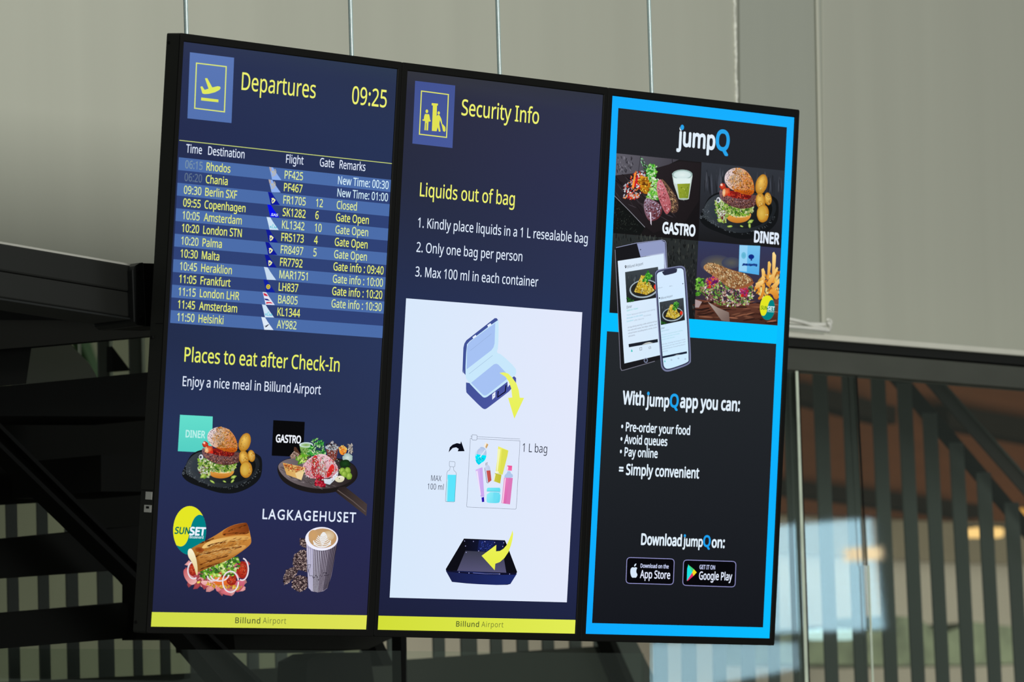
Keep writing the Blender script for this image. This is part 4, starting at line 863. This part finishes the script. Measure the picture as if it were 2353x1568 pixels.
tl_(D, 'Billund Airport', 634, 900, 775, 26, (60, 66, 84)); D.blob(617, 884, 8, 9, (30, 34, 50)); tl_(D, 'Diner', 636, 1268, 680, 22, (60, 64, 84)); tl_(D, 'Open for Orders', 636, 1300, 734, 14, (120, 180, 190)); tl_(D, '09:41', 596, 770, 650, 12, (120, 130, 150)); tl_(D, 'Menu', 740, 744, 774, 12, (120, 130, 150)); D.blob(904, 707, 8, 6, (70, 80, 100))
for k_, (t1, w1, c1) in enumerate((('Pizza Restaurant with burgers catering', 896, (140, 200, 206)), ('Minutes to the Gate 10 minutes', 860, (120, 206, 214)), ('Location after Security', 800, (130, 206, 214)))): tl_(D, t1, 640, 1345 + 30 * k_, w1, 13, c1)
for k_, (t1, w1) in enumerate((('All day dining serving a wide', 930), ('selection of top hot and cold', 930), ('refreshments including beers', 930), ('soft drinks.', 720))): tl_(D, t1, 644 + 2 * k_, 1462 + 30 * k_, w1, 13, (140, 150, 174))
D.part('lettering', 'small text lines on the phone page')
D.frame(1380, 700, 3.733)
D.poly([(532, 444), (740, 402), (742, 420), (533, 462)], (24, 34, 54)); D.poly([(630, 440), (655, 430), (690, 430)], (180, 190, 196)); D.poly([(546, 492), (551, 476), (557, 490), (553, 496)], (60, 196, 190))
for x, y in ((608, 476), (668, 462), (727, 468)): D.blob(x, y, 7, 7, (150, 170, 196)); D.blob(x, y, 4, 4, (206, 230, 250))
D.part('drawing', 'icons of the phone page')
# lower texts
D.w = DW + .00005
BG3 = (34, 38, 43)
D.text('With', 190, 853, 372, 110, TX, bold=.03); D.part('lettering')
D.text('jump', 390, 868, 585, 102, TX, bold=.03); D.step(.00003); D.blob(410, 764, 12, 17, BG3); D.blob(410, 764, 11, 16, BL); D.text('Q', 595, 878, 664, 108, (32, 166, 240), bold=.03); D.part('lettering')
D.text('app you can:', 683, 882, 1190, 108, TX, bold=.03); D.part('lettering')
for b_, x0, y0, x1 in (('• Pre-order your food', 177, 1084, 765), ('• Avoid queues', 171, 1191, 570), ('• Pay online', 166, 1299, 487)): D.text(b_, x0, y0, x1, 74, TX, bold=.022); D.part('lettering')
D.text('= Simply convenient', 158, 1457, 842, 90, TX, bold=.025); D.part('lettering')
D.frame(1330, 1180, 4.706)
D.text('Download', 675, 338, 1108, 116, TX, bold=.03); D.part('lettering')
D.text('jump', 1126, 353, 1336, 104, TX, bold=.03); D.step(.00003); D.blob(1147, 243, 13, 18, BG3); D.blob(1147, 243, 12, 16, BL); D.text('Q', 1346, 358, 1419, 116, (30, 160, 240), bold=.03); D.part('lettering')
D.text('on:', 1438, 368, 1573, 110, TX, bold=.03); D.part('lettering')
for (q, nm) in (([(520, 478), (1033, 495), (1022, 772), (510, 757)], 0), ([(1133, 505), (1700, 522), (1690, 798), (1123, 780)], 1)):
    def rr(q, r):
        out = []
        for i in range(4):
            p = Vector(q[i]); a = (Vector(q[i - 1]) - p).normalized(); b = (Vector(q[(i + 1) % 4]) - p).normalized()
            for t in (0, .25, .5, .75, 1): v = p + a * r * (1 - t) ** 2 + b * r * t ** 2; out.append((v.x, v.y))
        return out
    D.poly(rr(q, 40), (8, 8, 12)); D.line(rr(q, 40), 7, (150, 150, 206), closed=True); D.part('badge', 'black badge with a thin pale outline')
D.poly(smoothp([(556, 640), (560, 600), (580, 582), (600, 590), (615, 582), (634, 592), (622, 610), (620, 640), (636, 662), (626, 688), (612, 700), (598, 694), (582, 700), (566, 684)], 2), (216, 232, 250)); D.poly(smoothp([(598, 575), (602, 555), (622, 540), (620, 560), (606, 576)], 1), (216, 232, 250)); D.part('logo', 'white bitten apple')
D.text('Download on the', 668, 588, 970, 42, (206, 214, 250), bold=.02); D.part('lettering'); D.text('App Store', 662, 700, 985, 84, (228, 234, 255), bold=.016); D.part('lettering')
D.poly([(1185, 553), (1172, 600), (1168, 732), (1230, 640)], (30, 226, 226)); D.poly([(1180, 553), (1245, 606), (1228, 642)], (70, 214, 130)); D.poly([(1245, 606), (1275, 640), (1240, 678), (1226, 642)], (246, 220, 30)); D.poly([(1226, 642), (1240, 678), (1176, 734), (1170, 728)], (226, 50, 100)); D.part('logo', 'four colour play triangle')
D.text('GET IT ON', 1305, 603, 1472, 44, (200, 208, 246), bold=.02); D.part('lettering'); D.text('Google Play', 1300, 716, 1655, 84, (228, 236, 255), bold=.018); D.part('lettering')

# ================================================================ hanging rods and mounting frame
def SW(u, v, d):                       # sign coords (right, up, behind) -> world
    return C0 + SX * u - SY * v + SZ * d
mf = thing('mounting_frame', 'black steel frame behind the three displays that the rods carry', 'frame', SW(0, 0, DEPTH + .02))
for v_ in (.40, -.40):
    V, Fc = boxg(SW(0, v_, DEPTH + .018) - np.array(mf.location), [SX, -SY, SZ], (1.02, .02, .015)); obj('rail', V, Fc, M_black, mf)
for u_ in (-.9, -.5, -.2, .2, .55, .9):
    V, Fc = boxg(SW(u_, 0, DEPTH + .006) - np.array(mf.location), [SX, -SY, SZ], (.018, .45, .006)); obj('bracket', V, Fc, M_black, mf)
ROD = [('leftmost of the four zinc rods above the displays', (424.6, 0), (428.4, 78)), ('zinc rod above the departures display near its right corner', (803, 0), (808, 125)),
       ('zinc rod above the middle display', (1142.5, 0), (1147.7, 168)), ('zinc rod above the right display with the blue border', (1493, 0), (1497.3, 213))]
for lab, a, b in ROD:
    base = SW(S(*b)[0], .40, DEPTH + .035)
    # the rod hangs upright: place it where it crosses the display's top edge
    Yr = (C0 + SZ * (DEPTH + .035) - SY * .62)[1]
    pt = P(b[0], b[1], Yr); x_, y_ = pt[0], Yr
    r = tube('threaded_rod', [(x_, y_, 2.85 + .36), (x_, y_, 6.0)], .0048, M_rod, seg=14, label='thin threaded ' + lab, cat='rod', group='four hanging rods')
    V, Fc = tube_geo([(x_, y_, 2.85 + .385), (x_, y_, 2.85 + .40)], .009, 6); obj('nut', V, Fc, M_rod, r)

# ================================================================ the grey wall behind
WY = 1.5
def wall_panel(name, px, Y, m, **k): return slab(name, px, Y, .04, m, **k)
wl = obj('wall_back', *prism_pts([P(-700, -1500, WY + .05), P(3300, -1500, WY + .05), P(3300, 905, WY + .05), P(1500, 765, WY + .05), P(-700, 640, WY + .05)], (0, .12, 0)), M_wall, kind='structure')
fixn(wl)
for q in ([(-600, -1400), (140, -1400), (150, 640), (-600, 640)],):
    pass
def pnl(x0t, x1t, x0b, x1b, yt, y0b, y1b, m, Y=WY):
    o = slab('panel', [(x0t, yt), (x1t, yt), (x1b, y1b), (x0b, y0b)], Y, .05 - (Y - WY), m, wl); return bevel(o, .003, 2)
pnl(-600, 1688, -580, 1700, -1200, 640, 770, M_wall)
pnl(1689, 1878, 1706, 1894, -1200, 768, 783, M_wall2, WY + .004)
pnl(1881, 3000, 1896, 3000, -1200, 783, 874, M_wall)
# ragged sealant bead in the seam and the pale trim strip
pts = []
for i in range(80):
    t = i / 79; x = 1684 + 12 * (t * 560) / 260 * .45; y = -60 + 560 * t; p = P(1687 + 5.0 * (y / 235), y, WY - .002)
    pts.append((p[0] + random.uniform(-.0016, .0016), p[1], p[2]))
tube('trim_2', pts, [random.uniform(.0025, .0058) for _ in pts], M_bead, seg=8, kind='structure', label='ragged white sealant bead in the wall seam')
slab('trim_1', [(1874.0, -1200 * .02 - 60), (1880.5, -60), (1896.5, 748), (1889.5, 748)], WY - .004, .004, M_trim, kind='structure', bev=.001)

# ================================================================ dark beam at the left with its end cap
vp = M @ np.array([(7557 - CX) / F_PX, (1844 - CY) / F_PX, 1.0]); vp /= np.linalg.norm(vp); vp[2] = 0; vp /= np.linalg.norm(vp)
YB = .12
e_top, e_bot = P(322, 611, YB), P(322, 733, YB)
hb = (e_top[2] - e_bot[2]) / 2; cen = (e_top + e_bot) / 2
side = np.cross(vp, [0, 0, 1.]); side /= np.linalg.norm(side)
if side @ (CAM - cen) < 0: side = -side
bt = thing('rail_beam', 'dark box beam with pale rounded top edge ending left of the displays', 'beam', cen)
L_ = 2.6; zz = np.array([0, 0, 1.])
mid = -vp * (L_ / 2) - side * .05
V, Fc = boxg(mid + zz * hb * .46, [vp, side, zz], (L_ / 2, .05, hb * .50)); bevel(obj('upper_profile', V, Fc, M_beam, bt), .004)
V, Fc = boxg(mid - zz * hb * .53, [vp, side, zz], (L_ / 2, .049, hb * .47)); bevel(obj('lower_profile', V, Fc, M_beam, bt), .003)
V, Fc = tube_geo([-side * .012 + zz * (hb - .007), -vp * L_ - side * .012 + zz * (hb - .007)], .0105, 16, cap=False); obj('rounded_top', V, Fc, M_pale, bt, label='pale rounded top edge', smooth=True)
V, Fc = boxg(mid - zz * (hb + .004) + side * .0, [vp, side, zz], (L_ / 2, .054, .002)); obj('lower_lip', V, Fc, M_cap, bt)
# end cap: plate with a chamfered corner and two screws, then the black joint to the frame
cp = [(304, 622), (309, 612), (322, 604), (330, 603), (336, 745), (334, 750), (318, 748), (308, 740)]
fr = [P(x, y, YB - .03) - cen for x, y in cp]
V, Fc = prism_pts(fr, (.03 * .2, .12, 0)); ec = bevel(fixn(obj('end_cap', V, Fc, M_cap, bt)), .002)
for x, y in ((318.5, 624.5), (325, 731)):
    c = P(x, y, YB - .031) - cen; V, Fc = tube_geo([c + np.array([0, -.003, 0]), c + np.array([0, .01, 0])], .0042, 12); obj('screw', V, Fc, M_black, ec)
V, Fc = prism_pts([P(x, y, YB + .0) - cen for x, y in ((328, 605), (420, 608), (410, 752), (336, 750))], (0, .1, 0)); fixn(obj('joint_block', V, Fc, M_black, bt))

# ================================================================ right-hand rail with fascia
RY = 1.35
rt = thing('gallery_rail', 'pale topped steel rail running right from behind the displays', 'railing', P(2100, 800, RY))
rl = np.array(rt.location)
def rslab(nm, px, Y, th, m, lab=None, bev=0.002):
    V, Fc = prism_pts([P(x, y, Y) - rl for x, y in px], (0, th, 0)); o = fixn(obj(nm, V, Fc, m, rt, label=lab)); bevel(o, bev); return o
rslab('top_profile', [(1500, 738), (1893, 767.5), (2700, 834), (2700, 846), (1893, 781), (1500, 750)], RY - .05, .16, M_pale2, 'pale rounded top', .005)
rslab('dark_profile', [(1500, 750), (1893, 781), (2700, 846), (2700, 868), (1893, 802), (1500, 774)], RY - .035, .1, M_beam, None)  # dark band between the pale top and the joint
rslab('joint_strip', [(1500, 774), (1893, 802), (2700, 868), (2700, 875), (1893, 808), (1500, 780)], RY - .02, .08, M_black, None, .0)
rslab('fascia', [(1500, 778), (1893, 806), (2700, 873), (2700, 922), (1893, 856), (1500, 828)], RY - .04, .06, M_fascia, 'grey green steel band')
# cable bundle on the rail
cb = thing('cable_bundle', 'loop of white cables lying on the rail at the displays right edge', 'cable', P(1860, 745, RY - .08))
cl = np.array(cb.location)
def cable(pts, r): 
    P_ = [P(x, y, RY - .09 + dz) - cl for x, y, dz in pts]; Q = []
    for i in range(len(P_) - 1):
        p0 = P_[max(i - 1, 0)]; p1 = P_[i]; p2 = P_[i + 1]; p3 = P_[min(i + 2, len(P_) - 1)]
        for t in np.linspace(0, 1, 6, endpoint=False): Q.append(.5 * ((2 * p1) + (-p0 + p2) * t + (2 * p0 - 5 * p1 + 4 * p2 - p3) * t * t + (-p0 + 3 * p1 - 3 * p2 + p3) * t ** 3))
    Q.append(P_[-1]); V, Fc = tube_geo(Q, r, 10); fixn(obj('cable', V, Fc, M_cable, cb, smooth=True))
cable([(1700, 724, 0), (1780, 728, 0), (1815, 734, 0), (1850, 742, 0), (1880, 752, .0), (1902, 757, .01)], .0048)
cable([(1700, 736, .01), (1780, 738, .01), (1820, 741, .01), (1860, 745, .01), (1892, 746, .01), (1907, 745, .02), (1908, 738, .03), (1900, 735, .04)], .0052)
cable([(1700, 745, .0), (1790, 749, .0), (1840, 753, .0), (1880, 757, .0), (1904, 761, .01)], .0048)
cable([(1902, 741, .0), (1908, 750, .0), (1904, 761, .01)], .0042)

# ================================================================ slatted screen behind
SLY = 2.6
st = thing('slatted_railing', 'tall railing of upright grey green steel slats behind the glass', 'railing', P(1900, 1200, SLY)); sl0 = np.array(st.location)
def slat(xt, xt2, yt, xb, xb2, yb, Y=SLY):
    V, Fc = prism_pts([P(xt, yt, Y) - sl0, P(xt2, yt, Y) - sl0, P(xb2, yb, Y) - sl0, P(xb, yb, Y) - sl0], (0, .006, 0)); fixn(obj('slat', V, Fc, M_slat, st))
for c, k_, yt in ((1824, .036, 840), (1894, .040, 846), (1961, .042, 850), (2028, .045, 856), (2088.5, .048, 880), (2144, .050, 950), (2202, .053, 1018), (2261, .055, 1086), (2321.5, .057, 1155), (2382, .06, 1225), (2442, .062, 1295)):
    xt = c + (yt - 1080) * k_; xb = c + (1640 - 1080) * k_; slat(xt - 15.5, xt + 15.5, yt, xb - 14.5, xb + 14.5, 1640)
for a, b in ((-120, -95), (-50, -25), (22, 46), (93, 116), (157, 183), (229, 263), (309, 328), (371, 392), (440, 462), (505, 530), (570, 595), (635, 660), (700, 725), (765, 790), (830, 855), (892, 918), (997, 1023), (1061, 1097), (1129, 1155), (1190, 1215), (1248, 1274), (1311, 1337), (1367, 1393), (1430, 1456), (1504, 1534), (1568, 1600), (1640, 1668), (1705, 1735), (1768, 1792)):
    k_ = .02; slat(a - k_ * 400, b - k_ * 400, 1100 if a < 1400 else 900, a + 2, b + 2, 1590)
# ================================================================ stair at the left, floor edge, right-hand stair
su = thing('staircase', 'black open tread steel staircase seen from below at the left', 'stairs', P(150, 1200, 2.0)); s0 = np.array(su.location)
def sslab(nm, px, Y, th, m, lab=None):
    V, Fc = prism_pts([P(x, y, Y) - s0 for x, y in px], (0, th, 0)); return fixn(obj(nm, V, Fc, m, su, label=lab))
sslab('landing_soffit', [(-160, 660), (420, 735), (420, 768), (72, 800), (60, 882), (-160, 900)], 1.6, .1, M_stair)
sslab('landing_soffit', [(-160, 735), (420, 738), (420, 766), (72, 797), (-160, 815)], 1.55, .04, M_stair2)
sslab('tread', [(-160, 902), (60, 883), (420, 848), (420, 958), (-160, 956)], 1.7, .3, M_stair)
sslab('dark_backing', [(-160, 950), (420, 950), (420, 1330), (250, 1290), (118, 1154), (-160, 1170)], 2.15, .03, M_stair2)  # dark backing added to close the dim opening under the tread
sslab('tread', [(232, 1046), (420, 1034), (420, 1130), (232, 1130)], 1.75, .3, M_stair)
sslab('tread', [(-160, 1252), (190, 1223), (420, 1200), (420, 1300), (250, 1312), (-160, 1340)], 1.75, .3, M_stair)
sslab('tread', [(-160, 1426), (180, 1396), (960, 1330), (960, 1405), (740, 1440), (330, 1464), (-160, 1505)], 1.75, .3, M_stair)
sslab('side_panel', [(315, 1290), (420, 1290), (420, 1470), (315, 1470)], 1.72, .05, M_stair)
sslab('tread', [(535, 1440), (960, 1440), (845, 1493), (540, 1493)], 1.8, .2, M_stair2)
sslab('stringer', [(-160, 812), (0, 972), (470, 1440), (680, 1640), (575, 1640), (312, 1330), (0, 1028), (-160, 870)], 1.62, .06, M_stair, 'black diagonal stringer')
sslab('stringer_edge', [(-160, 812), (0, 972), (470, 1440), (680, 1640), (664, 1640), (458, 1440), (0, 984), (-160, 824)], 1.60, .02, M_black)
sslab('stringer_edge', [(-160, 858), (0, 1016), (312, 1316), (590, 1640), (575, 1640), (312, 1330), (0, 1028), (-160, 870)], 1.60, .02, M_black)
sslab('support_post', [(706, 1518), (740, 1500), (850, 1500), (870, 1640), (700, 1640)], 1.9, .1, M_stair)
sslab('brace', [(845, 1450), (868, 1450), (905, 1530), (880, 1530)], 1.9, .05, M_stair)
fe = slab('floor_edge', [(-160, 1576), (430, 1548), (1000, 1513), (1435, 1482), (1560, 1640), (-160, 1640)], 2.35, .2, mat('dark_floor_edge', (44, 47, 40), .7, noise=.1, scale=2), label='dark floor slab edge under the slats, along the bottom', cat='slab')
# slim post in front
slab('glass_post', [(921, 1440), (934, 1440), (937, 1640), (924, 1640)], 1.3, .03, M_stair, label='slim dark upright post below the gap between left and middle displays', cat='post', bev=.002)
# second stair at the right: two diagonal steel strings
s2 = thing('stair_rail', 'dark diagonal handrails of a stair descending to the right', 'handrail', P(2240, 1000, 2.45)); q0 = np.array(s2.location)
def s2b(nm, px, Y, th, m):
    V, Fc = prism_pts([P(x, y, Y) - q0 for x, y in px], (0, th, 0)); return fixn(obj(nm, V, Fc, m, s2))
s2b('lower_rail', [(2030, 855), (2075, 855), (2337, 1165), (2600, 1477), (2600, 1530), (2300, 1170)], 2.72, .006, M_stair)
s2b('upper_rail', [(2106, 855), (2143, 855), (2353, 1092), (2600, 1372), (2600, 1428), (2353, 1136)], 2.44, .006, mat('dark_bronze_handrail', (52, 44, 36), .5))
s2b('upper_rail_edge', [(2143, 855), (2149, 855), (2359, 1092), (2606, 1370), (2600, 1374), (2353, 1092)], 2.43, .006, M_fascia)
s3 = thing('stair_string', 'grey diagonal stair string just below the right display', 'stairs', P(1480, 1500, 2.4)); q0 = np.array(s3.location)
V, Fc = prism_pts([P(x, y, 2.3) - q0 for x, y in ((1405, 1450), (1450, 1450), (1545, 1640), (1490, 1640))], (0, .05, 0)); fixn(obj('string', V, Fc, M_slat, s3))
V, Fc = prism_pts([P(x, y, 2.28) - q0 for x, y in ((1392, 1450), (1404, 1450), (1490, 1640), (1470, 1640))], (0, .05, 0)); fixn(obj('string_edge', V, Fc, M_stair, s3))

# ================================================================ far room seen between the slats
FY = 9.5
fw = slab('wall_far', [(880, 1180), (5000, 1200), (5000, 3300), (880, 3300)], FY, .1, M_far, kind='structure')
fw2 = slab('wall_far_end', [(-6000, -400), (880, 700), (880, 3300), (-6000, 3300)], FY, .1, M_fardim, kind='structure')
fc = slab('ceiling_timber', [(880, 600), (3000, 600), (3000, 1215), (2200, 1196), (1780, 1180), (880, 1150)], FY - .6, .1, M_brown, kind='structure')
slab('ceiling_soffit', [(880, 1100), (3000, 1160), (3000, 1312), (2200, 1294), (1780, 1272), (880, 1242)], FY - .45, .05, mat('taupe_soffit', (112, 102, 82), .8, noise=.05, scale=1), kind='structure')
for q in ([(1500, 850), (1850, 880), (2060, 935), (2060, 975), (1850, 922), (1500, 890)], [(1500, 1085), (1800, 1102), (2080, 1135), (2250, 1160), (2250, 1192), (2080, 1168), (1800, 1132), (1500, 1115)], [(2180, 930), (3000, 1080), (3000, 1130), (2180, 980)]):
    V, Fc = prism_pts([P(x, y, FY - .75) for x, y in q], (0, .12, 0)); fixn(obj('joist', V, Fc, M_brownbeam, fc))
slab('planter_foliage', [(1780, 1462), (1900, 1440), (2020, 1452), (2040, 1415), (2110, 1420), (2160, 1460), (2240, 1430), (2400, 1450), (2400, 1525), (2060, 1530), (1780, 1525)], FY - 1.2, .3, M_green, label='strip of green planting low behind the slats at the right', cat='plant')
V, Fc = prism_pts([P(x, y, FY - 1.5) for x, y in ((178, 770), (202, 770), (240, 872), (220, 872))], (0, .05, 0)); fixn(obj('green_strip', V, Fc, mat('green_banner', (46, 84, 40), .7), fw2, label='narrow green diagonal strip'))
V, Fc = prism_pts([P(x, y, 2.4) - s0 for x, y in ((40, 780), (150, 780), (205, 835), (226, 872), (40, 900))], (0, .02, 0)); fixn(obj('side_plate', V, Fc, mat('grey_plate', (140, 144, 134), .6), su, label='grey side plate of the landing'))
V, Fc = prism_pts([P(x, y, 2.5) - s0 for x, y in ((258, 796), (300, 852), (258, 855))], (0, .02, 0)); fixn(obj('gusset', V, Fc, M_stair, su))
for a, b in ((226, 252), (298, 326)): slat(a, b, 740, a + 3, b + 3, 900)
for a, b in ((181, 186), (253, 258), (327, 332)):
    V, Fc = prism_pts([P(x, y, SLY - .01) - sl0 for x, y in ((a, 740), (b, 740), (b + 3, 900), (a + 3, 900))], (0, .005, 0)); fixn(obj('slat_edge', V, Fc, M_edge, st))
# ceiling lamps, warm, and one cool light strip
WARM = emat('warm_lamp', (255, 205, 130), 1.3); COOL = emat('cool_lamp', (206, 240, 236), 1.0)
def lamp(px, Y, m, lab, em=True):
    c = P(px[0], px[1], Y); t = thing('ceiling_lamp', lab, 'lamp', c, group='lamps glowing behind the slats')
    V, Fc = prism_pts([P(px[0] + px[2] * a, px[1] + px[3] * b, Y) - c for a, b in ((-1, -.7), (-.8, -1), (.8, -1), (1, -.7), (1, .7), (.8, 1), (-.8, 1), (-1, .7))], (0, .03, 0)); fixn(obj('diffuser', V, Fc, m, t))
    V, Fc = prism_pts([P(px[0] + px[2] * a, px[1] - px[3] * 1.1 + px[3] * .3 * b, Y) - c for a, b in ((-1.1, -1), (1.1, -1), (1.1, 1), (-1.1, 1))], (0, .05, 0)); fixn(obj('lamp_housing', V, Fc, M_brownbeam, t))
lamp((2268, 1224, 38, 12), 8.4, WARM, 'wide warm lamp glowing between two slats at the right')
lamp((2352, 1178, 18, 10), 8.0, emat('dim_warm_lamp', (236, 170, 80), .8), 'dim amber lamp cut by the right edge of the photo')
lamp((1915, 1458, 50, 13), 8.0, COOL, 'cool white light strip low behind the slats')
# ================================================================ glass balustrade in front and the windows it mirrors
gm = bpy.data.materials.new('balustrade_glass'); gm.use_nodes = True; nt = gm.node_tree; nt.nodes.clear()
tr = nt.nodes.new('ShaderNodeBsdfTransparent'); gl = nt.nodes.new('ShaderNodeBsdfGlossy'); mx = nt.nodes.new('ShaderNodeMixShader'); fo = nt.nodes.new('ShaderNodeOutputMaterial')
tr.inputs[0].default_value = (.94, .97, .95, 1); gl.inputs['Roughness'].default_value = 0.02; gl.inputs['Color'].default_value = (.9, 1, .95, 1); mx.inputs[0].default_value = .055
nt.links.new(tr.outputs[0], mx.inputs[1]); nt.links.new(gl.outputs[0], mx.inputs[2]); nt.links.new(mx.outputs[0], fo.inputs[0])
GY = 1.22
def pane(q, Y, lab, edges=True):
    c = P(sum(a for a, b in q) / 4, sum(b for a, b in q) / 4, Y); t = thing('glass_balustrade', lab, 'balustrade', c, group='glass balustrade panels')
    V, Fc = prism_pts([P(x, y, Y) - c for x, y in q], (0, .010, 0)); fixn(obj('pane', V, Fc, gm, t)); return t, c
def edge(t, c, q, Y, m, nm='edge_strip'):
    V, Fc = prism_pts([P(x, y, Y) - c for x, y in q], (0, .002, 0)); fixn(obj(nm, V, Fc, m, t))
t, c = pane([(1500, 830), (1822, 852), (1855, 1640), (1500, 1640)], GY, 'glass balustrade panel partly hidden by the right display'); edge(t, c, [(1829, 853), (1834, 853), (1860, 1640), (1853, 1640)], GY - .01, M_edge); edge(t, c, [(1834, 853), (1837, 853), (1864, 1640), (1860, 1640)], GY - .01, M_stair, 'dark_seal')
t, c = pane([(1838, 855), (1966, 864), (2004, 1640), (1864, 1640)], GY, 'narrow glass balustrade panel mirroring the bright window'); edge(t, c, [(1967, 864), (1970, 864), (1993, 1300), (1991, 1300)], GY - .005, M_stair); edge(t, c, [(1994, 1300), (1998, 1300), (2011, 1640), (2007, 1640)], GY - .005, M_edge)
t, c = pane([(1974, 865), (2700, 925), (2760, 1640), (2012, 1640)], GY, 'wide glass balustrade panel at the right edge')
GF = 1.0
t, c = pane([(-160, 1490), (921, 1496), (924, 1640), (-160, 1640)], GF, 'glass balustrade panel along the bottom left')
t, c = pane([(940, 1497), (1480, 1502), (1480, 1640), (940, 1640)], GF, 'glass balustrade panel below the middle display')
# daylight windows of the hall on the camera side, mirrored in the glass
def mirror_pt(x, y, Y, dist):
    h = P(x, y, Y); d = ray(x, y); d = d / np.linalg.norm(d); d2 = np.array([d[0], -d[1], d[2]]); return h, d2
def win(name, q, yplane, col, st):
    out = []
    for x, y in q:
        h, d2 = mirror_pt(x, y, GY, 0); s_ = (yplane - h[1]) / d2[1]; out.append(h + d2 * s_)
    V, Fc = prism_pts(out, (0, -.05, 0)); o = fixn(obj(name, V, Fc, emat(name + '_daylight', col, st * 2.1), kind='structure'))
    return o
w1 = win('window_1', [(1600, 1215), (1795, 1208), (2004, 1192), (2034, 1445), (1600, 1462)], -9.0, (170, 200, 222), 4.4)
w2 = win('window_2', [(1500, 1478), (1836, 1478), (1842, 1536), (1500, 1600)], -9.0, (170, 200, 222), 3.2)
out = []
for x, y in ((1962, 1259), (2028, 1257), (2028, 1286), (1962, 1290)):
    h, d2 = mirror_pt(x, y, GY, 0); out.append(h + d2 * ((-8.7 - h[1]) / d2[1]))
V, Fc = prism_pts(out, (0, -.05, 0)); fixn(obj('wall_lamp', V, Fc, emat('mirrored_warm_lamp', (255, 215, 175), 9.0), label='warm lamp by the hall windows, mirrored in the glass', cat='lamp'))
# floor
slabV = [(-25, -16, -.1), (45, -16, -.1), (45, 12, -.1), (-25, 12, -.1)]
fixn(obj('floor', [(x, y, 0) for x, y, z in slabV] + slabV, [(0, 1, 2, 3), (7, 6, 5, 4), (0, 4, 5, 1), (1, 5, 6, 2), (2, 6, 7, 3), (3, 7, 4, 0)], M_floor, kind='structure'))
